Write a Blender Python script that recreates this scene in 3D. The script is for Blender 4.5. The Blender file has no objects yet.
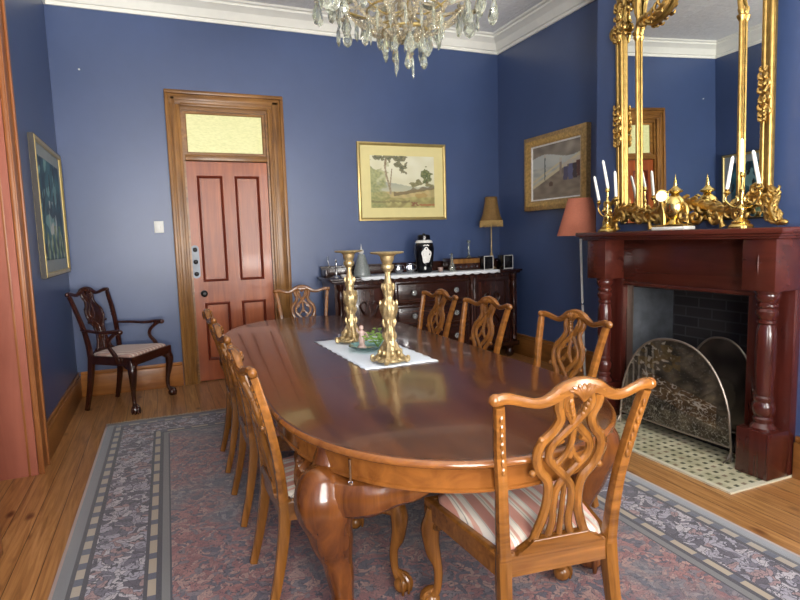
import bpy, bmesh, math, random
from mathutils import Vector, Matrix, noise
random.seed(7)
PI = math.pi
S = bpy.context.scene
COL = S.collection

# ------------------------------------------------------------------ materials
def lin(c):
    return tuple(((v/255)/12.92 if v/255 <= .04045 else (((v/255)+.055)/1.055)**2.4) for v in c) + (1.0,)

class NT:
    def __init__(s, name):
        s.m = bpy.data.materials.new(name); s.m.use_nodes = True
        s.t = s.m.node_tree; s.t.nodes.clear()
        s.out = s.t.nodes.new('ShaderNodeOutputMaterial')
        s.b = s.t.nodes.new('ShaderNodeBsdfPrincipled')
        s.t.links.new(s.b.outputs[0], s.out.inputs[0])
    def n(s, typ, ins=None, **props):
        nd = s.t.nodes.new(typ)
        for k, v in props.items(): setattr(nd, k, v)
        for k, v in (ins or {}).items(): s.set(nd, k, v)
        return nd
    def set(s, nd, k, v):
        i = nd.inputs[k]
        if isinstance(v, bpy.types.NodeSocket): s.t.links.new(v, i)
        elif isinstance(v, bpy.types.Node): s.t.links.new(v.outputs[0], i)
        else: i.default_value = v
    def P(s, **kw):
        for k, v in kw.items(): s.set(s.b, k.replace('_', ' '), v)
    def math(s, op, a, b=None, c=None):
        nd = s.t.nodes.new('ShaderNodeMath'); nd.operation = op
        s.set(nd, 0, a)
        if b is not None: s.set(nd, 1, b)
        if c is not None: s.set(nd, 2, c)
        return nd.outputs[0]
    def obj(s, scale=(1, 1, 1), loc=(0, 0, 0)):
        tc = s.n('ShaderNodeTexCoord')
        mp = s.n('ShaderNodeMapping', {'Vector': tc.outputs['Object'], 'Scale': scale, 'Location': loc})
        return mp.outputs[0]
    def noise(s, vec, scale=5, detail=4, rough=.5, dist=0):
        return s.n('ShaderNodeTexNoise', {'Vector': vec, 'Scale': scale, 'Detail': detail, 'Roughness': rough, 'Distortion': dist}).outputs[0]
    def ramp(s, fac, stops, interp='LINEAR'):
        nd = s.n('ShaderNodeValToRGB', {'Fac': fac}); cr = nd.color_ramp; cr.interpolation = interp
        while len(cr.elements) > 1: cr.elements.remove(cr.elements[-1])
        cr.elements[0].position = stops[0][0]; cr.elements[0].color = stops[0][1]
        for p, c in stops[1:]:
            e = cr.elements.new(p); e.color = c
        return nd.outputs[0]
    def mix(s, f, a, b, mode='MIX'):
        nd = s.t.nodes.new('ShaderNodeMix'); nd.data_type = 'RGBA'; nd.blend_type = mode
        s.set(nd, 0, f); s.set(nd, 6, a); s.set(nd, 7, b)
        return nd.outputs[2]
    def bump(s, h, strength=.2, dist=.01):
        nd = s.n('ShaderNodeBump', {'Height': h, 'Strength': strength, 'Distance': dist})
        s.set(s.b, 'Normal', nd.outputs[0]); return nd

def plain(name, rgb, rough=.5, metal=0, spec=.5, var=.08, vs=12, **kw):
    t = NT(name); c = lin(rgb)
    nz = t.noise(t.obj(), vs, 3)
    d = tuple(x*(1-var) for x in c[:3])+(1,); e = tuple(min(1, x*(1+var)) for x in c[:3])+(1,)
    t.P(Base_Color=t.ramp(nz, [(.3, d), (.7, e)]), Roughness=rough, Metallic=metal, Specular_IOR_Level=spec, **kw)
    return t.m

def wood(name, c1, c2, rough=.3, axis='Z', scale=1.0, coat=.0, bump=.0, spec=.5, coatr=.08):
    t = NT(name)
    sc = {'X': (2, 26, 26), 'Y': (26, 2, 26), 'Z': (26, 26, 2)}[axis]
    v = t.obj(tuple(k*scale for k in sc))
    n1 = t.noise(v, 1.0, 6, .6, 1.2)
    n2 = t.noise(t.obj((3, 3, 3)), 1.0, 2)
    f = t.math('ADD', t.math('MULTIPLY', n1, .75), t.math('MULTIPLY', n2, .35))
    t.P(Base_Color=t.ramp(f, [(.38, lin(c1)), (.7, lin(c2))]), Roughness=rough, Coat_Weight=coat, Coat_Roughness=coatr, Specular_IOR_Level=spec)
    if bump: t.bump(n1, bump, .004)
    return t.m

M = {}
# painted walls
def wallmat(name, rgb):
    t = NT(name); c = lin(rgb)
    n1 = t.noise(t.obj(), 1.3, 4, .6); n2 = t.noise(t.obj(), 90, 2)
    a = tuple(x*.93 for x in c[:3])+(1,); b = tuple(x*1.07 for x in c[:3])+(1,)
    t.P(Base_Color=t.ramp(n1, [(.3, a), (.7, b)]), Roughness=.38, Specular_IOR_Level=.68)
    t.bump(n2, .12, .002); return t.m
M['wall'] = wallmat('blue_wall_paint', (64, 82, 122))
# pressed metal ceiling
t = NT('pressed_ceiling')
v = t.obj((1, 1, 1))
ck = t.n('ShaderNodeTexBrick', {'Vector': v, 'Scale': 1.0, 'Mortar Size': .012, 'Mortar Smooth': .6, 'Brick Width': .3, 'Row Height': .3, 'Color1': (1, 1, 1, 1), 'Color2': (1, 1, 1, 1), 'Mortar': (0, 0, 0, 1)}, offset=0.0)
w1 = t.n('ShaderNodeTexVoronoi', {'Vector': v, 'Scale': 13.0}).outputs['Distance']
w2 = t.noise(v, 30, 3)
h = t.math('ADD', t.math('ADD', t.math('MULTIPLY', w1, .8), t.math('MULTIPLY', ck.outputs[0], .5)), t.math('MULTIPLY', w2, .5))
t.P(Base_Color=t.ramp(w2, [(.3, lin((232, 232, 229))), (.7, lin((244, 244, 241)))]), Roughness=.7)
t.bump(h, .55, .012); M['ceiling'] = t.m
M['cornice'] = plain('cream_cornice_paint', (244, 243, 232), .5, var=.02)
# pine floor boards along Y
t = NT('pine_floor')
tc = t.n('ShaderNodeTexCoord'); sx = t.n('ShaderNodeSeparateXYZ', {0: tc.outputs['Object']})
xb = t.math('DIVIDE', sx.outputs[0], .115); idx = t.math('FLOOR', xb); fr = t.math('FRACT', xb)
rnd = t.n('ShaderNodeTexWhiteNoise', {'W': idx}, noise_dimensions='1D')
off = t.math('MULTIPLY', rnd.outputs[0], 40.0)
yy = t.math('ADD', sx.outputs[1], off)
vg = t.n('ShaderNodeCombineXYZ', {0: t.math('MULTIPLY', sx.outputs[0], 22.0), 1: t.math('MULTIPLY', yy, 1.1), 2: idx}).outputs[0]
gr = t.noise(vg, 1.6, 6, .6, 1.5)
kn = t.n('ShaderNodeTexVoronoi', {'Vector': t.n('ShaderNodeCombineXYZ', {0: t.math('MULTIPLY', sx.outputs[0], 7.0), 1: t.math('MULTIPLY', yy, 3.2), 2: idx}).outputs[0], 'Scale': 1.0}).outputs['Distance']
gc = t.ramp(gr, [(.3, lin((126, 86, 48))), (.52, lin((170, 124, 74))), (.75, lin((196, 152, 98)))])
tint = t.mix(t.math('MULTIPLY', rnd.outputs[0], .45), gc, t.mix(1.0, gc, lin((205, 150, 110)), 'MULTIPLY'))
knot = t.mix(t.ramp(kn, [(.07, (1, 1, 1, 1)), (.19, (0, 0, 0, 1))]), tint, lin((88, 46, 22)))
gap = t.math('LESS_THAN', t.math('ABSOLUTE', t.math('SUBTRACT', fr, .5)), .485)
flc = t.mix(gap, lin((52, 28, 12)), knot)
t.P(Base_Color=flc, Roughness=.28, Specular_IOR_Level=.5)
t.bump(t.math('ADD', gap, t.math('MULTIPLY', gr, .12)), .35, .003); M['floor'] = t.m

M['casing'] = wood('varnished_pine_casing', (98, 62, 24), (160, 112, 56), .3, 'Z', .8)
M['casing_x'] = wood('varnished_pine_casing_flat', (98, 62, 24), (160, 112, 56), .3, 'X', .8)
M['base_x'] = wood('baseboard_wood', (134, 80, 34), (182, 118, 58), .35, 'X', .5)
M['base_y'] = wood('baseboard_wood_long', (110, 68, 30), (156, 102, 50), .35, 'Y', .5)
M['door'] = wood('cedar_door', (130, 58, 24), (174, 90, 40), .34, 'Z', .5, coat=.08)
M['door_dark'] = wood('cedar_door_moulding', (96, 36, 22), (120, 52, 30), .3, 'Z', .5)
M['reveal'] = wood('cedar_door_lining', (148, 84, 66), (170, 102, 82), .35, 'Z', .4)
M['reveal_edge'] = wood('architrave_orange', (132, 76, 40), (162, 104, 58), .35, 'Z', .4)
M['table'] = wood('polished_mahogany', (60, 29, 11), (94, 50, 19), .2, 'Y', .5, coat=.32, coatr=.06)
M['table_side'] = wood('mahogany_apron', (104, 58, 24), (144, 88, 38), .2, 'X', .5, coat=.5, coatr=.08)
M['table_leg'] = wood('mahogany_leg', (70, 34, 15), (118, 68, 28), .22, 'Z', .6, coat=.4)
M['chair'] = wood('honey_mahogany', (96, 58, 20), (150, 96, 40), .27, 'Z', .9, coat=.3, bump=.15)
M['chair_x'] = wood('honey_mahogany_crest', (96, 57, 20), (150, 95, 40), .25, 'X', .9, coat=.4, bump=.2)
M['armchair'] = wood('dark_mahogany', (40, 19, 13), (66, 31, 20), .22, 'Z', .9, coat=.4)
M['sideboard'] = wood('dark_carved_mahogany', (36, 18, 14), (58, 29, 21), .25, 'X', .5, coat=.3)
M['sideboard_v'] = wood('dark_carved_mahogany_panel', (38, 18, 13), (66, 31, 21), .25, 'Z', .5, coat=.3)
M['mantel'] = wood('red_mahogany', (60, 25, 19), (86, 38, 28), .25, 'Y', .4, coat=.3)
M['mantel_v'] = wood('red_mahogany_post', (56, 21, 17), (82, 34, 26), .25, 'Z', .4, coat=.3)
M['gold'] = plain('gilt', (186, 152, 88), .38, 1.0, var=.2, vs=30)
M['gold_bright'] = plain('polished_brass', (236, 206, 126), .22, 1.0, var=.1)
M['brass_old'] = plain('antique_gilt_candlestick', (174, 152, 110), .38, .65, var=.3, vs=60)
M['white_lace'] = plain('white_lace_cloth', (232, 236, 240), .9, var=.06, vs=150)
M['runner'] = plain('white_table_linen', (222, 230, 238), .85, var=.03, vs=120)
M['candle'] = plain('white_wax', (240, 240, 232), .4, var=.02)
M['black'] = plain('black_enamel', (16, 15, 18), .15)
M['dark_metal'] = plain('dark_metal', (34, 32, 32), .35, .6)
M['silver'] = plain('silver_plate', (190, 192, 196), .2, 1.0)
M['white'] = plain('white_plastic', (228, 228, 222), .35, var=.02)
M['porcelain'] = plain('porcelain_white', (226, 226, 222), .2, var=.08, vs=50)
M['frosted'] = plain('frosted_grey_glass', (128, 134, 132), .3, var=.25, vs=90)
M['shade_red'] = plain('coral_fabric', (208, 126, 98), .85, var=.05, vs=60)
M['shade_tan'] = plain('tan_pleated_silk', (126, 96, 52), .8, var=.25, vs=80)
M['fringe_tan'] = plain('tan_fringe', (176, 146, 92), .85, var=.4, vs=160)
M['brick'] = None
t = NT('soot_brick')
v = t.obj((1, 1, 1)); tc = t.n('ShaderNodeTexCoord'); sp = t.n('ShaderNodeSeparateXYZ', {0: tc.outputs['Object']})
bv = t.n('ShaderNodeCombineXYZ', {0: t.math('ADD', sp.outputs[1], sp.outputs[0]), 1: sp.outputs[2], 2: 0.0}).outputs[0]
bk = t.n('ShaderNodeTexBrick', {'Vector': bv, 'Scale': 1.0, 'Mortar Size': .006, 'Brick Width': .22, 'Row Height': .075,
    'Color1': lin((48, 42, 42)), 'Color2': lin((34, 30, 32)), 'Mortar': lin((62, 60, 62))})
t.P(Base_Color=bk.outputs[0], Roughness=.7); t.bump(bk.outputs[1], -.4, .006); M['brick'] = t.m
# hearth tiles
t = NT('hearth_tiles')
tc = t.n('ShaderNodeTexCoord'); sp = t.n('ShaderNodeSeparateXYZ', {0: tc.outputs['Object']})
def cell(k, o=0.0):
    a = t.math('FRACT', t.math('ADD', t.math('MULTIPLY', sp.outputs[0], k), o)); b = t.math('FRACT', t.math('ADD', t.math('MULTIPLY', sp.outputs[1], k), o))
    return t.math('MAXIMUM', t.math('ABSOLUTE', t.math('SUBTRACT', a, .5)), t.math('ABSOLUTE', t.math('SUBTRACT', b, .5)))
c1 = cell(1/.058)
wn = t.n('ShaderNodeTexWhiteNoise', {'Vector': t.n('ShaderNodeVectorMath', {0: t.n('ShaderNodeVectorMath', {0: tc.outputs['Object'], 1: (1/.058,)*3}, operation='MULTIPLY').outputs[0]}, operation='FLOOR').outputs[0]}, noise_dimensions='3D')
sq = t.ramp(c1, [(0, (1, 1, 1, 1)), (.22, (0, 0, 0, 1))], 'CONSTANT')
tile = t.ramp(t.noise(t.obj(), 8, 2), [(.35, lin((166, 162, 132))), (.65, lin((200, 194, 166)))])
dark = t.ramp(wn.outputs[0], [(0, lin((84, 86, 66))), (.5, lin((112, 110, 84))), (.8, lin((132, 112, 90)))], 'CONSTANT')
t.P(Base_Color=t.mix(sq, tile, dark), Roughness=.28); M['tiles'] = t.m
M['tile_edge'] = plain('cream_tile_border', (206, 200, 176), .3, var=.05)
# striped seat fabric
def stripes(name, per, cols, rough=.8):
    t = NT(name); tc = t.n('ShaderNodeTexCoord'); sp = t.n('ShaderNodeSeparateXYZ', {0: tc.outputs['Object']})
    fr = t.math('FRACT', t.math('ADD', t.math('DIVIDE', sp.outputs[0], per), 20.0))
    c = t.ramp(fr, cols, 'CONSTANT'); n = t.noise(t.obj(), 260, 2)
    t.P(Base_Color=t.mix(t.math('MULTIPLY', n, .18), c, lin((250, 240, 230))), Roughness=rough, Sheen_Weight=.2)
    t.bump(n, .2, .001); return t.m
M['seat'] = stripes('salmon_striped_satin', .088, [(0, lin((214, 140, 116))), (.42, lin((240, 228, 208))), (.52, lin((150, 142, 130))), (.545, lin((240, 228, 208))), (.62, lin((222, 166, 142))), (.74, lin((242, 232, 214))), (.95, lin((160, 150, 138))), (.97, lin((240, 228, 208)))])
M['seat_arm'] = stripes('faded_striped_satin', .05, [(0, lin((176, 134, 118))), (.45, lin((206, 186, 168))), (.8, lin((150, 120, 112)))])
# rug
t = NT('persian_rug')
tc = t.n('ShaderNodeTexCoord'); sp = t.n('ShaderNodeSeparateXYZ', {0: tc.outputs['Object']})
HX, HY = 1.465, 2.03
ax = t.math('SUBTRACT', HX, t.math('ABSOLUTE', sp.outputs[0])); ay = t.math('SUBTRACT', HY, t.math('ABSOLUTE', sp.outputs[1]))
d = t.math('MINIMUM', ax, ay)
side = t.math('LESS_THAN', ax, ay)     # 1 on long sides
tan = t.math('ADD', t.math('MULTIPLY', side, sp.outputs[1]), t.math('MULTIPLY', t.math('SUBTRACT', 1.0, side), sp.outputs[0]))
warp = t.n('ShaderNodeVectorMath', {0: tc.outputs['Object'], 1: t.n('ShaderNodeVectorMath', {0: t.n('ShaderNodeTexNoise', {'Vector': tc.outputs['Object'], 'Scale': 11.0, 'Detail': 3.0}).outputs['Color'], 1: (.17, .17, 0)}, operation='MULTIPLY').outputs[0]}, operation='ADD').outputs[0]
def floral(scale, pal, edge, edgew, warpv=warp, vcol=lin((36, 36, 56))):
    vc = t.n('ShaderNodeTexVoronoi', {'Vector': warpv, 'Scale': scale, 'Randomness': .85})
    ve = t.n('ShaderNodeTexVoronoi', {'Vector': warpv, 'Scale': scale, 'Randomness': .85}, feature='DISTANCE_TO_EDGE')
    r = t.n('ShaderNodeSeparateColor', {0: vc.outputs['Color']}).outputs[0]
    c = t.ramp(r, pal, 'CONSTANT')
    ring = t.ramp(vc.outputs['Distance'], [(0, (1, 1, 1, 1)), (.16, (0, 0, 0, 1)), (.3, (.6, .6, .6, 1)), (.36, (0, 0, 0, 1))], 'CONSTANT')
    c = t.mix(t.math('MULTIPLY', ring, .55), c, edge)
    c = t.mix(t.math('LESS_THAN', ve.outputs['Distance'], edgew), c, vcol)
    nn = t.noise(t.obj(), scale*.42, 2, .5, .6)
    vine = t.math('LESS_THAN', t.math('ABSOLUTE', t.math('SUBTRACT', t.math('FRACT', t.math('MULTIPLY', nn, 7.0)), .5)), .065)
    return t.mix(t.math('MULTIPLY', vine, .95), c, vcol)
navy = lin((38, 38, 54))
bord = floral(30, [(0, lin((206, 204, 208))), (.26, lin((112, 108, 126))), (.42, lin((172, 140, 138))), (.58, lin((176, 176, 188))), (.84, lin((78, 72, 90)))], navy, .055)
fieldc = floral(42, [(0, lin((178, 122, 114))), (.3, lin((160, 100, 98))), (.5, lin((134, 124, 130))), (.66, lin((194, 156, 142))), (.86, lin((96, 92, 108)))], lin((92, 76, 88)), .03, vcol=lin((52, 46, 68)))
fieldg = floral(40, [(0, lin((148, 148, 150))), (.3, lin((128, 122, 126))), (.5, lin((170, 156, 148))), (.7, lin((100, 104, 118)))], lin((92, 92, 104)), .03, vcol=lin((54, 56, 78)))
big = t.ramp(t.noise(t.obj(), 1.6, 3, .6), [(.50, (0, 0, 0, 1)), (.60, (1, 1, 1, 1))])
field = t.mix(big, fieldc, fieldg)
ch1 = t.ramp(t.math('FRACT', t.math('MULTIPLY', tan, 1/.13)), [(0, lin((186, 178, 156))), (.58, lin((84, 92, 112)))], 'CONSTANT')
ch2 = t.ramp(t.math('FRACT', t.math('MULTIPLY', tan, 1/.17)), [(0, lin((190, 178, 150))), (.7, lin((84, 88, 108)))], 'CONSTANT')
def band(a, col, prev): return t.mix(t.math('GREATER_THAN', d, a), prev, col)
c = lin((196, 160, 142))
for a, cc in [(.014, lin((122, 130, 136))), (.062, navy), (.080, ch1), (.114, navy), (.134, bord), (.35, navy), (.366, ch2), (.398, navy), (.42, lin((124, 128, 126))), (.452, navy), (.460, field)]:
    c = band(a, cc, c)
pile = t.noise(t.obj(), 400, 2)
c = t.mix(t.math('MULTIPLY', pile, .15), c, lin((150, 146, 150)))
c = t.mix(1.0, c, lin((214, 206, 206)), 'MULTIPLY')
t.P(Base_Color=c, Roughness=.85, Sheen_Weight=.35, Sheen_Roughness=.5, Specular_IOR_Level=.3)
t.bump(pile, .4, .003); M['rug'] = t.m
M['rug_fringe'] = plain('rug_fringe_cotton', (196, 188, 172), .9, var=.3, vs=200)

def glassmat(name, rgb, rough=.02, trans=.93):
    t = NT(name); t.P(Base_Color=lin(rgb), Roughness=rough, Transmission_Weight=trans, IOR=1.5); return t.m
M['crystal'] = glassmat('lead_crystal', (228, 232, 218), .03, .88)
M['crystal_amber'] = glassmat('amber_crystal', (216, 206, 180), .05, .82)
M['aqua'] = glassmat('aqua_glass', (170, 214, 206), .04)
t = NT('window_glass')
tr = t.n('ShaderNodeBsdfTransparent'); gl = t.n('ShaderNodeBsdfGlossy', {'Roughness': .02})
mx = t.n('ShaderNodeMixShader', {0: .06, 1: tr.outputs[0], 2: gl.outputs[0]})
t.t.links.new(mx.outputs[0], t.out.inputs[0]); M['pane'] = t.m
t = NT('mirror_glass'); t.P(Base_Color=(.86, .88, .87, 1), Metallic=1.0, Roughness=.01); M['mirror'] = t.m
t = NT('transom_glass')
nz = t.noise(t.obj((1, 1, 3)), 30, 3)
cc = t.ramp(nz, [(.3, lin((196, 196, 138))), (.7, lin((214, 212, 160)))])
t.P(Base_Color=cc, Roughness=.35, Emission_Color=cc, Emission_Strength=.36); M['transom'] = t.m  # emission imitates light shining through from the hall behind
t = NT('attribute_paint')
at = t.n('ShaderNodeAttribute', attribute_name='paint')
t.P(Base_Color=at.outputs[0], Roughness=.5); M['paint'] = t.m
t = NT('pewter_relief')
at = t.n('ShaderNodeAttribute', attribute_name='paint')
t.P(Base_Color=at.outputs[0], Roughness=.3, Metallic=.75); M['relief'] = t.m
M['screen_rim'] = plain('worn_steel_rim', (150, 138, 126), .35, .8)
M['leaf'] = plain('green_leaf', (116, 150, 60), .5, var=.4, vs=60)
M['figurine'] = plain('painted_figurine', (176, 150, 140), .4, var=.35, vs=50)
M['steel'] = plain('grey_firebox_steel', (120, 124, 130), .45, .5, var=.2)
M['mat_cream'] = plain('cream_mount_board', (222, 210, 150), .7, var=.02)
M['mat_grey'] = plain('pale_grey_mount', (150, 158, 158), .7, var=.03)
M['frame_thin'] = plain('dull_gold_frame', (188, 166, 108), .35, .6, var=.1)
M['frame_gold'] = plain('aged_gold_frame', (198, 162, 104), .4, .6, var=.25, vs=40)
M['frame_dark'] = plain('dark_frame_side', (44, 38, 34), .5)
M['lacewhite'] = plain('white_medallion', (236, 234, 228), .4, var=.08, vs=40)
M['knob_glass'] = glassmat('knob_glass', (206, 210, 208), .06, .7)

# ------------------------------------------------------------------ mesh helpers
class MB:
    def __init__(s): s.bm = bmesh.new()
    def box(s, x0, x1, y0, y1, z0, z1, bev=0.0, seg=2):
        vs = [s.bm.verts.new((x, y, z)) for x in (x0, x1) for y in (y0, y1) for z in (z0, z1)]
        fs = [(0, 1, 3, 2), (4, 6, 7, 5), (0, 4, 5, 1), (2, 3, 7, 6), (0, 2, 6, 4), (1, 5, 7, 3)]
        faces = [s.bm.faces.new([vs[i] for i in f]) for f in fs]
        if bev:
            es = list({e for f in faces for e in f.edges})
            bmesh.ops.bevel(s.bm, geom=es, offset=bev, segments=seg, affect='EDGES', profile=.5)
        return s
    def rings(s, rings, cap0=True, cap1=True, closed=False):
        vr = [[s.bm.verts.new(p) for p in r] for r in rings]
        n = len(vr[0]); m = len(vr)
        for i in range(m if closed else m-1):
            a, b = vr[i], vr[(i+1) % m]
            for j in range(n):
                k = (j+1) % n
                try: s.bm.faces.new((a[j], a[k], b[k], b[j]))
                except ValueError: pass
        if not closed:
            if cap0: s.bm.faces.new(list(reversed(vr[0])))
            if cap1: s.bm.faces.new(vr[-1])
        return s
    def lathe(s, prof, c=(0, 0, 0), n=24, mod=None, mtx=None, cap=True):
        rr = []
        for i, (r, z) in enumerate(prof):
            ring = []
            for j in range(n):
                a = 2*PI*j/n
                q = r*(mod(a, z, i) if mod else 1)
                p = Vector((q*math.cos(a), q*math.sin(a), z))
                if mtx: p = mtx @ p
                ring.append(p+Vector(c))
            rr.append(ring)
        return s.rings(rr, cap, cap)
    def sweep(s, pts, rad, n=8, flat=None, up=(0, 0, 1), sq=0, closed=False, smooth=0):
        """tube through pts; rad number or list; flat=(a,b) scales along side / up axes"""
        pts = [Vector(p) for p in pts]
        rad = list(rad) if isinstance(rad, (list, tuple)) else [rad]*len(pts)
        if smooth: pts, rad = subdiv(pts, rad, smooth, closed)
        a, b = flat or (1, 1); up = Vector(up)
        m = len(pts); rr = []; prev = None
        for i, p in enumerate(pts):
            q0 = pts[(i-1) % m] if (closed or i > 0) else pts[0]; q1 = pts[(i+1) % m] if (closed or i < m-1) else pts[-1]
            tg = (q1-q0)
            tg = tg.normalized() if tg.length > 1e-9 else Vector((0, 0, 1))
            sd = tg.cross(up)
            if sd.length < .15:
                sd = prev if prev is not None else tg.cross(Vector((0, 1, 0)) if abs(tg.y) < .9 else Vector((1, 0, 0)))
            sd = sd - tg*sd.dot(tg); sd.normalize()
            if prev is not None and sd.dot(prev) < 0 and abs(sd.dot(prev)) > .5: sd = -sd
            prev = sd; u2 = sd.cross(tg).normalized()
            ring = []
            for j in range(n):
                an = 2*PI*(j+.5)/n; cx, cy = math.cos(an), math.sin(an)
                if sq:
                    k = (abs(cx)**sq+abs(cy)**sq)**(-1/sq); cx *= k; cy *= k
                ring.append(p+sd*(cx*rad[i]*a)+u2*(cy*rad[i]*b))
            rr.append(ring)
        return s.rings(rr, closed=closed)
    def ball(s, c, r, n=12, m=8):
        r = r if isinstance(r, (tuple, list)) else (r, r, r)
        rr = []
        for i in range(1, m):
            th = PI*i/m
            rr.append([Vector((c[0]+r[0]*math.sin(th)*math.cos(2*PI*j/n), c[1]+r[1]*math.sin(th)*math.sin(2*PI*j/n), c[2]-r[2]*math.cos(th))) for j in range(n)])
        b = s.bm.verts.new((c[0], c[1], c[2]-r[2])); tp = s.bm.verts.new((c[0], c[1], c[2]+r[2]))
        vr = [[s.bm.verts.new(p) for p in r_] for r_ in rr]
        for i in range(len(vr)-1):
            for j in range(n):
                k = (j+1) % n; s.bm.faces.new((vr[i][j], vr[i][k], vr[i+1][k], vr[i+1][j]))
        for j in range(n):
            k = (j+1) % n; s.bm.faces.new((b, vr[0][k], vr[0][j])); s.bm.faces.new((tp, vr[-1][j], vr[-1][k]))
        return s
    def prism(s, poly, axis, d0, d1, bev=0):
        """poly of (a,b); axis 'X' -> (y,z), 'Y' -> (x,z), 'Z' -> (x,y)"""
        f = {'X': lambda a, b, d: (d, a, b), 'Y': lambda a, b, d: (a, d, b), 'Z': lambda a, b, d: (a, b, d)}[axis]
        v0 = [s.bm.verts.new(f(a, b, d0)) for a, b in poly]; v1 = [s.bm.verts.new(f(a, b, d1)) for a, b in poly]
        n = len(poly); fs = [s.bm.faces.new(v0), s.bm.faces.new(list(reversed(v1)))]
        for i in range(n): fs.append(s.bm.faces.new((v0[(i+1) % n], v0[i], v1[i], v1[(i+1) % n])))
        if bev:
            es = list(set(fs[0].edges) | set(fs[1].edges))
            bmesh.ops.bevel(s.bm, geom=es, offset=bev, segments=3, affect='EDGES', profile=.5)
        return s
    def frame(s, o, i, axis, d0, d1, rise=0):
        """rectangular frame with mitred profile. o,i = (a0,a1,b0,b1) outer and inner rectangles"""
        f = {'X': lambda a, b, d: (d, a, b), 'Y': lambda a, b, d: (a, d, b)}[axis]
        def R(r, d): return [f(r[0], r[2], d), f(r[1], r[2], d), f(r[1], r[3], d), f(r[0], r[3], d)]
        mid = tuple(o[k]*.55+i[k]*.45 for k in range(4)); m2 = tuple(o[k]*.25+i[k]*.75 for k in range(4))
        dm = d1+(d1-d0)*rise
        L = [R(o, d0), R(o, d1), R(mid, dm), R(m2, d1), R(i, d1+(d0-d1)*.25), R(i, d0)]
        for a in range(6):
            A, B = L[a], L[(a+1) % 6]
            va = [s.bm.verts.new(p) for p in A]; vb = [s.bm.verts.new(p) for p in B]
            for j in range(4):
                k = (j+1) % 4; s.bm.faces.new((va[j], va[k], vb[k], vb[j]))
        bmesh.ops.remove_doubles(s.bm, verts=s.bm.verts, dist=1e-6)
        return s
    def build(s, name, mat, parent=None, ang=35, smooth=True):
        bmesh.ops.recalc_face_normals(s.bm, faces=s.bm.faces)
        me = bpy.data.meshes.new(name); s.bm.to_mesh(me); s.bm.free()
        me.materials.append(M[mat] if isinstance(mat, str) else mat)
        if smooth:
            for p in me.polygons: p.use_smooth = True
            me.set_sharp_from_angle(angle=math.radians(ang))
        o = bpy.data.objects.new(name, me); COL.objects.link(o)
        if parent: o.parent = parent
        return o

def subdiv(pts, rad, k, closed=False):
    n = len(pts); P = []; Rr = []
    seg = n if closed else n-1
    for i in range(seg):
        g = lambda j: pts[j % n] if closed else pts[max(0, min(n-1, j))]
        p0, p1, p2, p3 = g(i-1), g(i), g(i+1), g(i+2)
        r1, r2 = rad[i], rad[(i+1) % n]
        for q in range(k):
            u = q/k
            P.append(.5*((2*p1)+(p2-p0)*u+(2*p0-5*p1+4*p2-p3)*u*u+(3*p1-p0-3*p2+p3)*u**3)); Rr.append(r1+(r2-r1)*(u*u*(3-2*u)))
    if not closed: P.append(pts[-1]); Rr.append(rad[-1])
    return P, Rr

def spl(pts, k=6):
    v, _ = subdiv([Vector(p) for p in pts], [1]*len(pts), k); return v

def tag(o, label=None, cat=None, group=None, kind=None):
    if label: o['label'] = label
    if cat: o['category'] = cat
    if group: o['group'] = group
    if kind: o['kind'] = kind
    return o
def thing(name, label, cat, loc=(0, 0, 0), rz=0, group=None):
    o = bpy.data.objects.new(name, None); COL.objects.link(o)
    o.location = loc; o.rotation_euler = (0, 0, rz); o.empty_display_size = .1
    return tag(o, label, cat, group)
def struct(o): o['kind'] = 'structure'; return o
def copy_tree(o, parent=None):
    c = o.copy(); COL.objects.link(c)
    if parent is not None: c.parent = parent
    for ch in list(o.children): copy_tree(ch, c)
    return c
def shift(o, v):      # place the mesh object, keep its local mesh
    o.location = v; return o
def plate(name, axis, d, a0, a1, b0, b1, na, nb, fn, parent, mat='paint', hfn=None, mask=None, thick=.004):
    """painted plate: fn(u,v)->rgb 0..255, u along a, v up; front towards -d side"""
    bm = bmesh.new(); cl = bm.loops.layers.float_color.new('paint')
    f = {'X': lambda a, b, q: (d-q, a, b), 'Y': lambda a, b, q: (a, d-q, b)}[axis]
    V = [[None]*(nb+1) for _ in range(na+1)]
    for i in range(na+1):
        for j in range(nb+1):
            u, v = i/na, j/nb
            V[i][j] = bm.verts.new(f(a0+(a1-a0)*u, b0+(b1-b0)*v, hfn(u, v) if hfn else 0))
    fs = []
    for i in range(na):
        for j in range(nb):
            u, v = (i+.5)/na, (j+.5)/nb
            if mask and not mask(u, v): continue
            fa = bm.faces.new((V[i][j], V[i+1][j], V[i+1][j+1], V[i][j+1])); fs.append(fa)
            for l, (x, y) in zip(fa.loops, ((i, j), (i+1, j), (i+1, j+1), (i, j+1))):
                l[cl] = lin(fn(x/na, y/nb))
    bmesh.ops.delete(bm, geom=[v for v in bm.verts if not v.link_faces], context='VERTS')
    me = bpy.data.meshes.new(name); bm.to_mesh(me); bm.free(); me.materials.append(M[mat])
    for p in me.polygons: p.use_smooth = True
    o = bpy.data.objects.new(name, me); COL.objects.link(o); o.parent = parent
    so = o.modifiers.new('thickness', 'SOLIDIFY'); so.thickness = thick; so.offset = 0
    return o
def nz(x, y, s=1.0, z=0.0): return noise.noise(Vector((x*s, y*s, z)))
def mixc(a, b, f): f = max(0, min(1, f)); return tuple(a[i]*(1-f)+b[i]*f for i in range(3))

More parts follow.
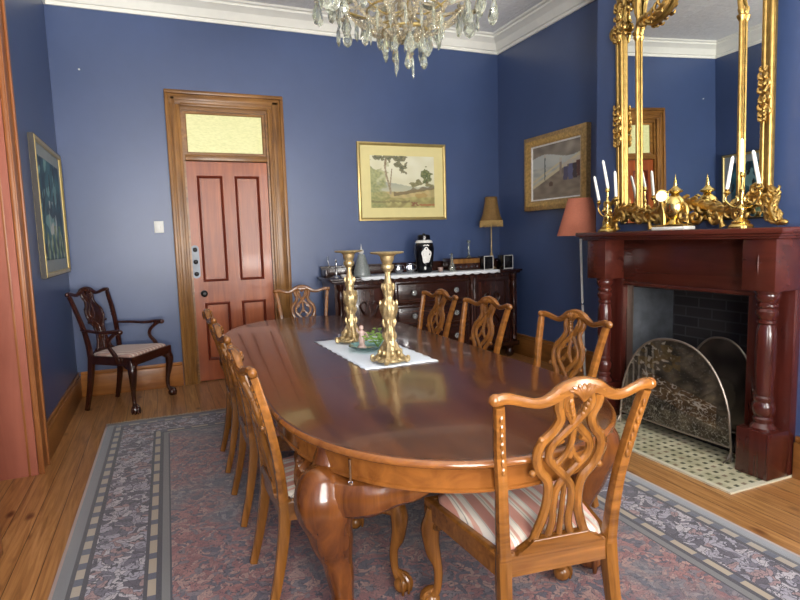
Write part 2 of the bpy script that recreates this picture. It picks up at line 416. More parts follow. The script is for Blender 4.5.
# ------------------------------------------------------------------ room shell
XL, XR, XB, YB, YN, ZC, ZT = -.787, 3.833, 3.20, 5.978, -.75, 3.69, 3.51
BY0, BY1 = 1.76, 3.59
WT = .32
struct(MB().box(XL-WT, XR+.1, YN-.2, YB+.2, -.1, 0).build('floor', 'floor', ang=30))
struct(MB().box(XL-WT, XR+.1, YN-.2, YB+.2, ZC, ZC+.1).build('ceiling', 'ceiling'))
# left wall with a doorway
m = MB(); DY0, DY1, DH = 3.0, 4.05, 2.86
m.box(XL-WT, XL, DY1, YB+.2, 0, ZC).box(XL-WT, XL, YN-.2, DY0, 0, ZC).box(XL-WT, XL, DY0, DY1, DH, ZC)
struct(m.build('wall_left', 'wall'))
# back wall with the doorway opening
OX0, OX1, OZ = .262, 1.098, 2.725
m = MB(); m.box(XL, OX0, YB, YB+.2, 0, ZC).box(OX1, XR+.1, YB, YB+.2, 0, ZC).box(OX0, OX1, YB, YB+.2, OZ, ZC)
struct(m.build('wall_back', 'wall'))
struct(MB().box(XR, XR+.1, YN-.2, YB, 0, ZC).build('wall_right', 'wall'))
# near wall with two windows
WIN = [(-.55, .65), (1.55, 2.75)]; WZ0, WZ1 = .75, 2.95
m = MB(); y0, y1 = YN-.2, YN
m.box(XL, WIN[0][0], y0, y1, 0, ZC).box(WIN[0][1], WIN[1][0], y0, y1, 0, ZC).box(WIN[1][1], XR, y0, y1, 0, ZC)
for a, b in WIN: m.box(a, b, y0, y1, 0, WZ0).box(a, b, y0, y1, WZ1, ZC)
struct(m.build('wall_near', 'wall'))
for k, (a, b) in enumerate(WIN):
    w = bpy.data.objects.new('window_%d' % (k+1), None); COL.objects.link(w); struct(w); w.location = ((a+b)/2, YN-.1, WZ0)
    hw = (b-a)/2; H = WZ1-WZ0; m = MB()
    m.box(-hw, -hw+.06, -.05, .05, 0, H, .004).box(hw-.06, hw, -.05, .05, 0, H, .004).box(-hw+.06, hw-.06, -.05, .05, 0, .08, .004).box(-hw+.06, hw-.06, -.05, .05, H-.06, H, .004).box(-hw+.06, hw-.06, -.04, .04, H/2-.03, H/2+.03, .004)
    m.build('window_frame', 'cornice', w)
    MB().box(-hw+.06, hw-.06, -.004, .004, .08, H-.06).build('pane', 'pane', w)
    MB().box(-hw-.12, hw+.12, .1, .16, -.05, 0, .006).build('sill', 'cornice', w)
# chimney breast with a firebox opening
FY0, FY1, FZ = 2.26, 3.24, 1.02
m = MB()
m.box(XB, XR, BY0, FY0, 0, ZC).box(XB, XR, FY1, BY1, 0, ZC).box(XB, XR, FY0, FY1, FZ, ZC)
struct(m.build('wall_chimney_breast', 'wall'))
m = MB(); T = .03
m.box(XB+.42, XB+.45, FY0, FY1, 0, FZ).box(XB, XB+.42, FY0, FY0+T, 0, FZ).box(XB+.10, XB+.42, FY1-T, FY1, 0, FZ).box(XB, XB+.42, FY0+T, FY1-T, FZ-T, FZ)
m.box(XB, XB+.42, FY0+T, FY1-T, 0, .02)
struct(m.build('trim_firebox', 'brick'))
# cornice: swept profile round the room (outer, inner offsets)
prof = [(0, ZT), (.018, ZT), (.022, ZT+.03), (.04, ZT+.035), (.05, ZT+.055), (.075, ZT+.10), (.12, ZT+.135), (.135, ZT+.14), (.14, ZT+.158), (.165, ZT+.165), (.175, ZC), (0, ZC)]
loop = [(XL, YN), (XL, YB), (XR, YB), (XR, BY1), (XB, BY1), (XB, BY0), (XR, BY0), (XR, YN)]
offs = [(1, 1), (1, -1), (-1, -1), (-1, 1), (-1, 1), (-1, -1), (-1, -1), (-1, 1)]
m = MB(); rr = [[Vector((x+ox*p, y+oy*p, z)) for p, z in prof] for (x, y), (ox, oy) in zip(loop, offs)]
m.rings(rr, closed=True); struct(m.build('trim_1', 'cornice', ang=20))
# skirting boards
def skirt(name, segs, mat):
    m = MB()
    for x0, x1, y0, y1 in segs:
        m.box(x0, x1, y0, y1, 0, .205, .003)
        if x1-x0 < y1-y0:
            (m.box(x0, x1-.008, y0, y1, .205, .24, .006) if x0 < 1 else m.box(x0+.008, x1, y0, y1, .205, .24, .006))
        else: m.box(x0, x1, y0+.008, y1, .205, .24, .006)
    return struct(m.build(name, mat))
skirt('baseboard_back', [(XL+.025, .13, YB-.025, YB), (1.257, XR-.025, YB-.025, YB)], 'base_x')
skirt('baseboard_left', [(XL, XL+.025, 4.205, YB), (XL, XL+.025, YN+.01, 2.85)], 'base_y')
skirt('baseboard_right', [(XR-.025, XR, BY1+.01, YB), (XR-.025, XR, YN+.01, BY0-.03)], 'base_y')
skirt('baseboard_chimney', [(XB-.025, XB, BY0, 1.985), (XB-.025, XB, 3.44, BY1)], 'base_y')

# ---- back door (door_1)
dr = bpy.data.objects.new('door_1', None); COL.objects.link(dr); struct(dr); dr.location = (.68, YB, 0)
cx0, cx1, ct = .134-.68, 1.253-.68, 2.858
ix0, ix1, it = .268-.68, 1.092-.68, 2.715
def casing(mb, x0, x1, y0, y1, z0, z1): mb.box(x0, x1, y0, y1, z0, z1, .006)
for sgn, (a, b) in ((-1, (cx0, ix0)), (1, (ix1, cx1))):
    mb = MB(); casing(mb, a, b, -.022, 0, 0, ct-.13)
    if sgn < 0: mb.box(a, a+.035, -.042, -.02, 0, ct-.035, .008).box(b-.03, b, -.032, -.02, 0, it+.0, .006).box(a+.05, b-.045, -.03, -.02, 0, ct-.06, .006)
    else: mb.box(b-.035, b, -.042, -.02, 0, ct-.035, .008).box(a, a+.03, -.032, -.02, 0, it, .006).box(a+.045, b-.05, -.03, -.02, 0, ct-.06, .006)
    mb.build('architrave', 'casing', dr)
mb = MB(); casing(mb, cx0, cx1, -.022, 0, ct-.13, ct); mb.box(cx0, cx1, -.044, -.02, ct-.035, ct, .008).box(cx0+.05, cx1-.05, -.03, -.02, ct-.09, ct-.05, .006).box(ix0, ix1, -.032, -.02, ct-.143, ct-.115, .006)
mb.build('architrave', 'casing_x', dr)
mb = MB()  # lining and transom bar
mb.box(ix0-.006, ix0+.02, 0, .14, 0, it-.036).box(ix1-.02, ix1+.006, 0, .14, 0, it-.036).box(ix0-.006, ix1+.006, 0, .14, it-.035, it+.009).box(ix0+.02, ix1-.02, -.01, .10, 2.205, 2.262, .006)
mb.build('door_frame', 'casing_x', dr)
mb = MB(); mb.frame((ix0+.02, ix1-.02, 2.262, it-.035), (ix0+.052, ix1-.052, 2.292, it-.06), 'Y', .07, .03); mb.build('transom_sash', 'casing_x', dr)
MB().box(ix0+.045, ix1-.045, .055, .062, 2.285, it-.055).build('transom_pane', 'transom', dr)
lx0, lx1, lt = ix0+.022, ix1-.022, 2.20
PX = [(.385-.68, .62-.68), (.745-.68, .98-.68)]; PZ = [(1.02, 2.06), (.22, .80)]
mb = MB(); ya, yb = .03, .07
zs = [.01, PZ[1][0], PZ[1][1], PZ[0][0], PZ[0][1], lt]
mb.box(lx0, PX[0][0], ya, yb, .01, lt).box(PX[0][1], PX[1][0], ya, yb, .01, lt).box(PX[1][1], lx1, ya, yb, .01, lt)
for a, b in PX:
    for z0, z1 in ((.01, PZ[1][0]), (PZ[1][1], PZ[0][0]), (PZ[0][1], lt)): mb.box(a, b, ya, yb, z0, z1)
leaf = mb.build('door_leaf', 'door', dr)
for a, b in PX:
    for z0, z1 in PZ:
        mb = MB().box(a, b, ya+.02, ya+.03, z0, z1); mb.prism([(a+.03, z0+.03), (b-.03, z0+.03), (b-.03, z1-.03), (a+.03, z1-.03)], 'Y', ya+.022, ya+.012, 0)
        mb.build('door_panel', 'door', leaf)
        MB().frame((a-.004, b+.004, z0-.004, z1+.004), (a+.02, b-.02, z0+.02, z1-.02), 'Y', ya+.018, ya-.006, .3).build('panel_moulding', 'door_dark', leaf)
# long finger plate with three knobs, and the lower knob
hx = -.36
mb = MB(); pl = [(hx+.038*math.cos(a), 1.22+(.125 if math.sin(a) > 0 else -.125)+.04*math.sin(a)) for a in [2*PI*i/20 for i in range(20)]]
mb.prism(pl, 'Y', ya, ya-.006); fp = mb.build('lock_plate', 'dark_metal', dr); tag(fp, 'long oval lock plate with three knobs')
fp.data.materials[0] = M['steel']
for z in (1.34, 1.22, 1.10):
    MB().lathe([(.012, 0), (.02, .008), (.022, .02), (.012, .03), (.0005, .032)], n=14, mtx=Matrix.Rotation(PI/2, 3, 'X'), c=(hx, ya-.006, z)).build('lock_knob', 'dark_metal', fp)
MB().lathe([(.034, 0), (.034, .004), (.012, .008), (.012, .03), (.027, .04), (.03, .055), (.018, .068), (.0005, .07)], n=18, mtx=Matrix.Rotation(PI/2, 3, 'X'), c=(hx+.06, ya, .90)).build('door_knob', 'dark_metal', dr)
struct(MB().box(OX0-.3, OX1+.3, YB+.16, YB+.2, 0, 2.8).build('trim_2', 'casing'))

# ---- doorway in the left wall (door_2)
d2 = bpy.data.objects.new('door_2', None); COL.objects.link(d2); struct(d2); d2.location = (XL, (DY0+DY1)/2, 0)
yc = (DY0+DY1)/2; mb = MB()
MB().box(-WT+.002, -.004, DY1-yc-.028, DY1-yc, 0, DH-.03).build('door_lining', 'reveal', d2)
MB().box(-WT+.002, -.004, DY0-yc, DY0-yc+.028, 0, DH-.03).build('door_lining', 'reveal', d2)
MB().box(-WT+.002, -.004, DY0-yc, DY1-yc, DH-.03, DH).build('door_lining', 'reveal', d2)
mb = MB(); mb.box(-.002, .022, DY1-yc-.03, 4.20-yc, 0, DH+.13, .005).box(.02, .036, 4.165-yc, 4.20-yc, 0, DH+.13, .006).box(.02, .03, DY1-yc-.03, DY1-yc+.0, 0, DH, .004); mb.build('architrave', 'reveal_edge', d2)
mb = MB(); mb.box(-.002, .022, 2.85-yc, DY0-yc+.03, 0, DH+.13, .005); mb.build('architrave', 'reveal_edge', d2)
MB().box(-.002, .022, DY0-yc+.03, DY1-yc-.03, DH-.03, DH+.13, .005).build('architrave', 'reveal_edge', d2)
MB().box(-WT+.002, -WT+.045, DY0-yc+.028, DY1-yc-.028, 0, DH-.03).build('door_leaf', 'door', d2)
MB().box(-.055, -.042, DY1-yc-.034, DY1-yc-.028, 0, DH-.03, .002).build('door_stop', 'reveal_edge', d2)

# ------------------------------------------------------------------ chairs
def make_chair(mat='chair', matx='chair_x', seatmat='seat', arms=False, sc=1.0, name='dining_chair'):
    t = thing(name, '', 'chair')
    FW, RW, ZR = (.29, .20, .432) if not arms else (.30, .215, .48)
    EW, HT = (.243, .932) if not arms else (.255, 1.0)
    RY, FYc = -.21, .245 if not arms else .25
    def yb(z):
        q = (z-ZR)/(.98-ZR)
        return RY-.035*q-.075*q*q if q > 0 else RY-.075*(-q*(.98-ZR)/ZR)**1.6
    # legs
    for sx in (-1, 1):
        d = Vector((sx*.707, .707, 0)); c = Vector((sx*(FW-.03), FYc-.03, 0))
        m = MB()
        pts = [c+Vector((0, 0, ZR-.03)), c+d*.006+Vector((0, 0, ZR-.07)), c+d*.020+Vector((0, 0, ZR-.12)), c+d*.012+Vector((0, 0, ZR-.2)), c+d*-.008+Vector((0, 0, .17)), c+d*-.006+Vector((0, 0, .095)), c+d*.008+Vector((0, 0, .065))]
        m.sweep(pts, [.030, .034, .036, .029, .018, .0155, .02], 12, up=(0, 1, 0), smooth=4)
        f = c+d*.022; m.ball((f.x, f.y, .034), (.034, .034, .033), 14, 10)
        for k in (-1.1, -.35, .35, 1.1):
            a = math.atan2(d.y, d.x)+k
            e = Vector((math.cos(a), math.sin(a), 0))
            m.sweep([c+Vector((0, 0, .085)), f+e*.024+Vector((0, 0, .066)), f+e*.037+Vector((0, 0, .04)), f+e*.033+Vector((0, 0, .006))], [.011, .009, .008, .005], 7, smooth=3)
        # knee ears
        m.sweep([c+Vector((0, 0, ZR-.10)), c+Vector((-sx*.05, 0.004, ZR-.085)), c+Vector((-sx*.075, .004, ZR-.075))], [.022, .014, .004], 8, smooth=3)
        m.sweep([c+Vector((0, 0, ZR-.10)), c+Vector((0, -.05, ZR-.085)), c+Vector((0, -.075, ZR-.075))], [.022, .014, .004], 8, smooth=3)
        m.build('leg', mat, t)
        m = MB(); zs = [.005, .1, .2, .3, .4, ZR+.005]
        m.sweep([(sx*(RW-.018+.012*(1-z/ZR)), yb(z)+.018, z) for z in zs], [.0165, .018, .02, .022, .023, .022], 12, up=(0, 1, 0), sq=5, smooth=2)
        m.build('leg', mat, t)
    # seat rails
    m = MB()
    def quad(h0, h1, inn):
        return [(-FW+inn, FYc-inn, h0), (FW-inn, FYc-inn, h0), (RW-inn, RY+inn, h0), (-RW+inn, RY+inn, h0)], [(-FW+inn, FYc-inn, h1), (FW-inn, FYc-inn, h1), (RW-inn, RY+inn, h1), (-RW+inn, RY+inn, h1)]
    a, b = quad(ZR-.072, ZR-.006, 0); c_, d_ = quad(ZR-.072, ZR, .028)
    e_, _ = quad(ZR, 0, .006)
    m.rings([[Vector(p) for p in r] for r in (a, b, e_, d_, c_)], closed=True)
    m.build('seat_rail', matx, t, ang=25)
    # drop-in seat
    m = MB(); rr = []
    for ins, z in [(.03, ZR-.02), (.024, ZR+.004), (.03, ZR+.016), (.05, ZR+.024), (.10, ZR+.031), (.16, ZR+.034)]:
        ring = []
        cs = [(-FW+ins, FYc-ins), (FW-ins, FYc-ins), (RW-ins, RY+ins), (-RW+ins, RY+ins)]
        for i in range(4):
            p, q = Vector(cs[i]), Vector(cs[(i+1) % 4])
            for k in range(8):
                w = p.lerp(q, (k+.35)/8.0*.96+.0); ring.append(Vector((w.x, w.y, z)))
        rr.append(ring)
    m.rings(rr); m.build('seat', seatmat, t, ang=60)
    # back: stiles and crest
    m = MB()
    bow = lambda x: -.022*(1-(x/EW)**2)
    for sx in (-1, 1):
        zs = [ZR-.02, ZR+.1, ZR+.22, ZR+.34, HT-.045, HT-.01]
        xs = [RW-.018, RW-.010, RW, RW+.016, EW-.012, EW-.006]
        m.sweep([(sx*x, yb(z)+.014, z) for x, z in zip(xs, zs)], [.021, .019, .0175, .0165, .0155, .015], 12, up=(0, 1, 0), sq=4, smooth=4)
        m.ball((sx*(EW+.004), yb(HT)+.012, HT+.006), (.021, .017, .019), 12, 8)
        for k in range(7):
            z = HT-.05-.028*k; m.ball((sx*(EW-.014-.004*k), yb(z)-.002, z), (.008, .007, .014), 8, 6)
    sv = [(-1.0, .006), (-.9, .010), (-.75, .002), (-.6, -.008), (-.47, -.008), (-.34, .004), (-.2, .024), (0, .032)]
    sv = sv+[(-x, z) for x, z in reversed(sv[:-1])]
    pts = [(x*EW, yb(HT)+.010+bow(x*EW), HT+z) for x, z in sv]
    m.sweep(pts, [.017, .0165, .015, .0145, .016, .019, .022, .024, .022, .019, .016, .0145, .015, .0165, .017], 12, flat=(.8, 1.0), sq=3, smooth=4)
    # carving on the crest hump
    for k in range(-3, 4):
        an = k*.38
        for fy in (-.018, .022):
            y = yb(HT)+.010-.022+fy
            m.sweep([(0, y, HT-.01), (.028*math.sin(an), y+fy*.15, HT+.012+.016*math.cos(an)), (.05*math.sin(an), y, HT+.012+.028*math.cos(an))], [.004, .0075, .003], 6, smooth=2)
    m.build('back_frame', matx, t)
    # pierced ribbon splat
    z0, z1, hw = ZR+.02, HT+.012, .099
    def P3(u, v):
        z = z0+(z1-z0)*v; x = u*hw
        return Vector((x, yb(z)+.010+bow(x)*min(1, v*1.2), z))
    m = MB()
    A = [(-.66, 1.02), (-.64, .92), (-.50, .84), (-.66, .76), (-.95, .69), (-1.05, .60), (-.9, .50), (-.62, .43), (-.52, .34), (-.56, .22), (-.70, .12), (-.92, .0)]
    B = [(-.28, 1.0), (-.40, .92), (-.12, .84), (.22, .76), (.62, .67), (.66, .58), (.34, .50), (.05, .44), (-.22, .36), (-.28, .24), (-.26, .12), (-.42, .0)]
    Cc = [(-.30, .70), (-.62, .66), (-.70, .58), (-.45, .53), (-.12, .60), (.0, .70), (-.10, .80), (-.34, .88)]
    for sx in (-1, 1):
        m.sweep([P3(sx*u, v) for u, v in A], .0148, 8, up=(0, 1, 0), flat=(1, .8), sq=3, smooth=4)
        m.sweep([P3(sx*u, v)+Vector((0, .003*sx, 0)) for u, v in B], .0122, 8, up=(0, 1, 0), flat=(1, .8), sq=3, smooth=4)
        m.sweep([P3(sx*u, v)+Vector((0, -.002*sx, 0)) for u, v in Cc], .0095, 8, up=(0, 1, 0), flat=(1, .8), sq=3, smooth=4)
        for u, v in ((-1.12, .49), (-.98, .71), (-.95, .02)): p = P3(sx*u, v); m.ball(p, .0115, 8, 6)
        for k in range(4):
            p = P3(sx*(.16+.05*k), .86+.03*k); m.ball((p.x, p.y-.006, p.z), (.009, .008, .013), 8, 6); m.ball((p.x, p.y+.006, p.z), (.009, .008, .013), 8, 6)
    m.sweep([P3(0, .46), P3(0, .3), P3(0, .0)], [.006, .0085, .011], 8, up=(0, 1, 0), smooth=3)
    m.ball(P3(0, .60), (.012, .009, .02), 8, 6)
    if arms:   # armchair splat is nearly solid carved wood
        out = [(-.5, 1.0), (-.62, .92), (-.5, .84), (-.8, .7), (-.95, .6), (-.75, .46), (-.48, .38), (-.55, .2), (-.85, .0)]
        sp_ = spl([(u, v, 0) for u, v in out], 4)
        m.rings([[P3(p.x, p.y)+Vector((0, -.006, 0)), P3(p.x, p.y)+Vector((0, .006, 0)), P3(-p.x, p.y)+Vector((0, .006, 0)), P3(-p.x, p.y)+Vector((0, -.006, 0))] for p in sp_])
    m.build('splat', mat, t)
    m = MB(); m.prism([(-.15, ZR-.002), (.15, ZR-.002), (.14, ZR+.012), (.11, ZR+.02), (.095, ZR+.04), (-.095, ZR+.04), (-.11, ZR+.02), (-.14, ZR+.012)], 'Y', RY+.02, RY-.012, .004)
    m.build('shoe_rail', matx, t)
    if arms:
        for sx in (-1, 1):
            m = MB()
            m.sweep([(sx*.235, yb(.70)+.01, .705), (sx*.275, -.12, .70), (sx*.305, .0, .69), (sx*.315, .10, .70), (sx*.31, .16, .70)], [.015, .016, .018, .021, .024], 10, flat=(1.1, .75), smooth=4)
            m.ball((sx*.312, .165, .695), (.027, .026, .022), 12, 8)
            m.sweep([(sx*.31, .13, .69), (sx*.30, .06, .63), (sx*.295, .05, .57), (sx*.30, .10, .50), (sx*.288, .12, .43)], [.017, .014, .014, .017, .015], 10, up=(1, 0, 0), sq=4, smooth=4)
            m.build('arm', mat, t)
    return t

def face(dx, dy): return math.atan2(-dx, dy)      # rotation that turns local +Y to (dx, dy)
proto = make_chair()
G = 'dining chairs round the table'
chairs = [
    ((1.094, 1.552), face(.125, .99), 'foreground dining chair, its pierced carved back to the camera at the near table end'),
    ((.55, 2.22), face(1, .02), 'dining chair on the left side of the table, nearest the camera, seen edge-on'),
    ((.55, 2.95), face(1, .0), 'middle one of the three dining chairs along the left side of the table'),
    ((.555, 3.66), face(1, -.02), 'dining chair on the left side of the table, farthest from the camera'),
    ((1.668, 2.35), face(-1, -.06), 'dining chair on the right side of the table, nearest the fireplace screen and the camera'),
    ((1.665, 3.195), face(-1, -.08), 'middle of the three dining chairs along the right side of the table'),
    ((1.655, 3.87), face(-1, -.06), 'dining chair on the right side of the table, farthest from the camera'),
    ((1.17, 4.95), face(-.10, -1), 'dining chair at the far end of the table, in front of door and sideboard'),
]
for i, ((x, y), a, lb) in enumerate(chairs):
    o = proto if i == 0 else copy_tree(proto)
    o.location = (x, y, .0145 if y < 4.9 else .0090); o.rotation_euler = (0 if y < 4.9 else .028, 0, a); tag(o, lb, 'chair', G)
arm = make_chair('armchair', 'armchair', 'seat_arm', True, name='armchair')
arm.location = (-.335, 5.49, 0); arm.rotation_euler = (0, 0, face(.86, -.51))
tag(arm, 'dark mahogany carver armchair with striped seat standing alone in the corner left of the door', 'armchair')

# ------------------------------------------------------------------ rug
rg = thing('rug', 'large faded red and blue patterned rug under the dining table', 'rug', (.962, 2.86, 0))
rg.rotation_euler = (0, 0, math.radians(-.6))
m = MB(); nx, ny = 30, 40; rr = []
bm = m.bm; V = [[bm.verts.new(((i/nx-.5)*2.93, (j/ny-.5)*4.06, .0105+.0012*nz(i, j, .3))) for j in range(ny+1)] for i in range(nx+1)]
for i in range(nx):
    for j in range(ny): bm.faces.new((V[i][j], V[i+1][j], V[i+1][j+1], V[i][j+1]))
ro = m.build('pile', 'rug', rg)
if ro.data.polygons[0].normal.z < 0: ro.data.flip_normals()
so = ro.modifiers.new('thick', 'SOLIDIFY'); so.thickness = .009; so.offset = -1
m = MB()
for s_ in (1,):
    n = 260
    for k in range(n):
        x = -1.46+2.92*k/(n-1)+random.uniform(-.003, .003); y = 2.022; L = random.uniform(.035, .06)
        m.sweep([(x, y, .010), (x+random.uniform(-.004, .004), y+L*.6, .009), (x+random.uniform(-.008, .008), y+L, .003)], [.0032, .003, .002], 5)
f = m.build('fringe', 'rug_fringe', rg); tag(f, 'pale cotton fringe', kind='stuff')

# ------------------------------------------------------------------ dining table
CX, TA, TB, NN = 1.008, .658, .84, 2.15
Y0, Y1 = 1.325, 4.74
tb = thing('dining_table', 'long polished mahogany extension table with rounded ends and cabriole legs', 'table', (CX, (Y0+Y1)/2, 0))
cy = (Y0+Y1)/2
def side_pts(ya, yb_, off, n_arc=26):
    """left-hand boundary points from ya to yb_ (local coords), as (halfwidth, y)"""
    out = []
    yn, yf = Y0+TB, Y1-TB
    if ya <= Y0+.001:
        for k in range(n_arc+1):
            a = PI/2*k/n_arc; out.append(((TA-off)*abs(math.sin(a))**(2/NN), yn-(TB-off)*abs(math.cos(a))**(2/NN)))
    else: out.append((TA-off, ya))
    if yb_ >= Y1-.001:
        for k in range(n_arc+1):
            a = PI/2*k/n_arc; out.append(((TA-off)*abs(math.cos(a))**(2/NN), yf+(TB-off)*abs(math.sin(a))**(2/NN)))
    else: out.append((TA-off, yb_))
    return out
def top_piece(ya, yb_, nm):
    m = MB(); rr = []
    for off, z in [(.03, .732), (.006, .734), (.0, .740), (.0, .747), (.004, .753), (.011, .757), (.020, .760)]:
        sp = side_pts(ya, yb_, off)
        L = [Vector((-w, y-cy, z)) for w, y in sp]; Rr = [Vector((w, y-cy, z)) for w, y in reversed(sp)]
        rr.append([p for p in L+Rr])
    m.rings(rr)
    bmesh.ops.remove_doubles(m.bm, verts=m.bm.verts, dist=1e-5)
    o = m.build(nm, 'table', tb, ang=50); o.data.materials.append(M['table_side'])
    for p in o.data.polygons:
        if p.center.z < .7555: p.material_index = 1
    return o
seams = [2.52, 3.03, 3.54]
ys = [Y0]+seams+[Y1]
for i in range(len(ys)-1):
    top_piece(ys[i]+(.0018 if i else 0), ys[i+1]-(.0018 if i < len(ys)-2 else 0), 'tabletop' if i in (0, len(ys)-2) else 'table_leaf')
m = MB(); rr = []
for off, z in [(.035, .735), (.035, .665), (.029, .661), (.029, .652), (.037, .647), (.06, .647), (.06, .735)]:
    sp = side_pts(Y0, Y1, off); sp = sp[1:-1]
    rr.append([Vector((-w, y-cy, z)) for w, y in [(0, Y0+off)]+sp+[(0, Y1-off)]]+[Vector((w, y-cy, z)) for w, y in reversed(sp)])
m.rings(rr, closed=True); m.build('apron', 'table_side', tb, ang=40)
def table_leg(sx, sy):
    yl = 1.81 if sy < 0 else 2*cy-1.81
    c = Vector((sx*.515, yl-cy, 0)); d = Vector((sx*.75, sy*.66, 0)).normalized()
    m = MB()
    pts = [c+Vector((0, 0, .735)), c+d*.01+Vector((0, 0, .645)), c+d*.05+Vector((0, 0, .585)), c+d*.065+Vector((0, 0, .53)), c+d*.04+Vector((0, 0, .42)), c+d*-.0+Vector((0, 0, .28)), c+d*-.02+Vector((0, 0, .16)), c+d*-.01+Vector((0, 0, .11)), c+d*.02+Vector((0, 0, .085))]
    m.sweep(pts, [.05, .065, .094, .098, .074, .050, .039, .038, .046], 20, up=(0, 1, 0), sq=2.6, smooth=5)
    f = c+d*.05; m.ball((f.x, f.y, .062), (.064, .064, .05), 18, 12)
    for k in (-1.2, -.4, .4, 1.2):
        a = math.atan2(d.y, d.x)+k; e = Vector((math.cos(a), math.sin(a), 0))
        m.sweep([c+Vector((0, 0, .12)), f+e*.045+Vector((0, 0, .105)), f+e*.068+Vector((0, 0, .07)), f+e*.062+Vector((0, 0, .022))], [.02, .017, .015, .009], 8, smooth=3)
    for w in (Vector((-sx*.27, sy*.27, 0)), Vector((sx*.05, -sy*.28, 0))):
        m.sweep([c+d*.035+Vector((0, 0, .565)), c+d*.04+w*.35+Vector((0, 0, .578)), c+d*.02+w*.7+Vector((0, 0, .605)), c+w+Vector((0, 0, .632))], [.092, .074, .046, .014], 14, sq=2.6, smooth=5)
        m.sweep([c+d*.09+Vector((0, 0, .48)), c+d*.075+w*.4+Vector((0, 0, .545)), c+d*.03+w*.75+Vector((0, 0, .59)), c+w*1.02+Vector((0, 0, .622))], [.012, .014, .013, .006], 8, smooth=4)
    m.build('leg', 'table_leg', tb)
for sx in (-1, 1):
    for sy in (-1, 1): table_leg(sx, sy)
for sx in (-1, 1):     # small pegs where the end rail joins
    m = MB().lathe([(.004, .645), (.008, .648), (.008, .655), (.0045, .645), (.0045, .728)], n=10, c=(sx*.515, 1.62-cy, 0)); m.build('rail_peg', 'silver', tb)

# ------------------------------------------------------------------ things on the dining table
ZTB = .7605
ln = thing('table_runner', 'white rectangular linen table mat under the two gilt candlesticks', 'tablecloth', (1.075, 3.04, ZTB))
ln.rotation_euler = (0, 0, math.radians(1.5))
m = MB(); bm = m.bm; nx, ny = 14, 28
V = [[None]*(ny+1) for _ in range(nx+1)]
for i in range(nx+1):
    for j in range(ny+1):
        ed = (.006*math.sin(j*2.2) if i in (0, nx) else 0), (.006*math.sin(i*2.2) if j in (0, ny) else 0)
        V[i][j] = bm.verts.new(((i/nx-.5)*.40+ed[0], (j/ny-.5)*.90+ed[1], .003+.0015*nz(i*.3, j*.3)))
for i in range(nx):
    for j in range(ny): bm.faces.new((V[i][j], V[i+1][j], V[i+1][j+1], V[i][j+1]))
lo = m.build('cloth', 'runner', ln)
if lo.data.polygons[0].normal.z < 0: lo.data.flip_normals()
so = lo.modifiers.new('t', 'SOLIDIFY'); so.thickness = .002; so.offset = -1

def candlestick(loc, label, rz):
    t = thing('candlestick', label, 'candlestick', loc, rz, 'gilt candlesticks on the dining table')
    m = MB()
    lob = lambda a, z, i: 1+.10*abs(math.cos(2.5*a+z*30))+.05*math.cos(9*a)
    prof = [(.034, .085), (.030, .10), (.024, .125), (.027, .15), (.024, .185), (.026, .215), (.034, .24), (.041, .265), (.043, .285), (.038, .305), (.024, .322), (.020, .335), (.024, .35), (.027, .375), (.022, .405), (.015, .425), (.0135, .45), (.016, .46), (.013, .475)]
    m.lathe(prof, n=40, mod=lob)
    for zz, rr_ in ((.135, .026), (.205, .026), (.30, .036), (.385, .023)):
        for k in range(6):
            a = 2*PI*k/6+zz*9; e = Vector((math.cos(a), math.sin(a), 0))
            m.sweep([e*rr_*.7+Vector((0, 0, zz-.03)), e*(rr_+.006)+Vector((0, 0, zz)), e*(rr_+.005)+Vector((0, 0, zz+.018)), e*(rr_+.008)+Vector((0, 0, zz+.018))], [.006, .008, .006, .003], 6, smooth=2)
    m.build('stem', 'brass_old', t)
    m = MB()
    m.lathe([(.062, .008), (.064, .018), (.048, .03), (.036, .05), (.030, .075), (.032, .09)], n=36, mod=lambda a, z, i: 1+.14*abs(math.cos(2*a)))
    for k in range(4):
        a = PI/4+PI/2*k; e = Vector((math.cos(a), math.sin(a), 0)); s_ = Vector((-e.y, e.x, 0))
        m.sweep([e*.022+Vector((0, 0, .105)), e*.036+Vector((0, 0, .075)), e*.054+Vector((0, 0, .04)), e*.078+Vector((0, 0, .018)), e*.092+Vector((0, 0, .014)), e*.096+Vector((0, 0, .03)), e*.086+Vector((0, 0, .034))], [.012, .015, .014, .013, .013, .009, .005], 8, smooth=3)
        for q in (-1, 1):
            m.sweep([e*.07+Vector((0, 0, .03)), e*.075+s_*q*.03+Vector((0, 0, .02)), e*.06+s_*q*.048+Vector((0, 0, .022)), e*.052+s_*q*.04+Vector((0, 0, .036))], [.010, .009, .007, .004], 7, smooth=3)
            m.ball(e*.05+s_*q*.022+Vector((0, 0, .055)), (.012, .012, .016), 8, 6)
    m.build('base', 'brass_old', t)
    m = MB(); m.lathe([(.014, .462), (.024, .472), (.033, .484), (.033, .498), (.024, .504), (.028, .514), (.034, .526), (.036, .544), (.046, .552), (.080, .557), (.084, .563), (.080, .566), (.03, .562), (.018, .560), (.018, .555)], n=36, mod=lambda a, z, i: 1+(.03*abs(math.cos(12*a)) if z > .55 else 0))
    m.build('drip_pan', 'brass_old', t)
    return t
candlestick((1.052, 2.675, ZTB+.0055), 'tall ornate gilt candlestick on the near half of the white table mat', .2)
candlestick((1.055, 3.32, ZTB+.0055), 'tall ornate gilt candlestick on the far end of the white table mat', .7)
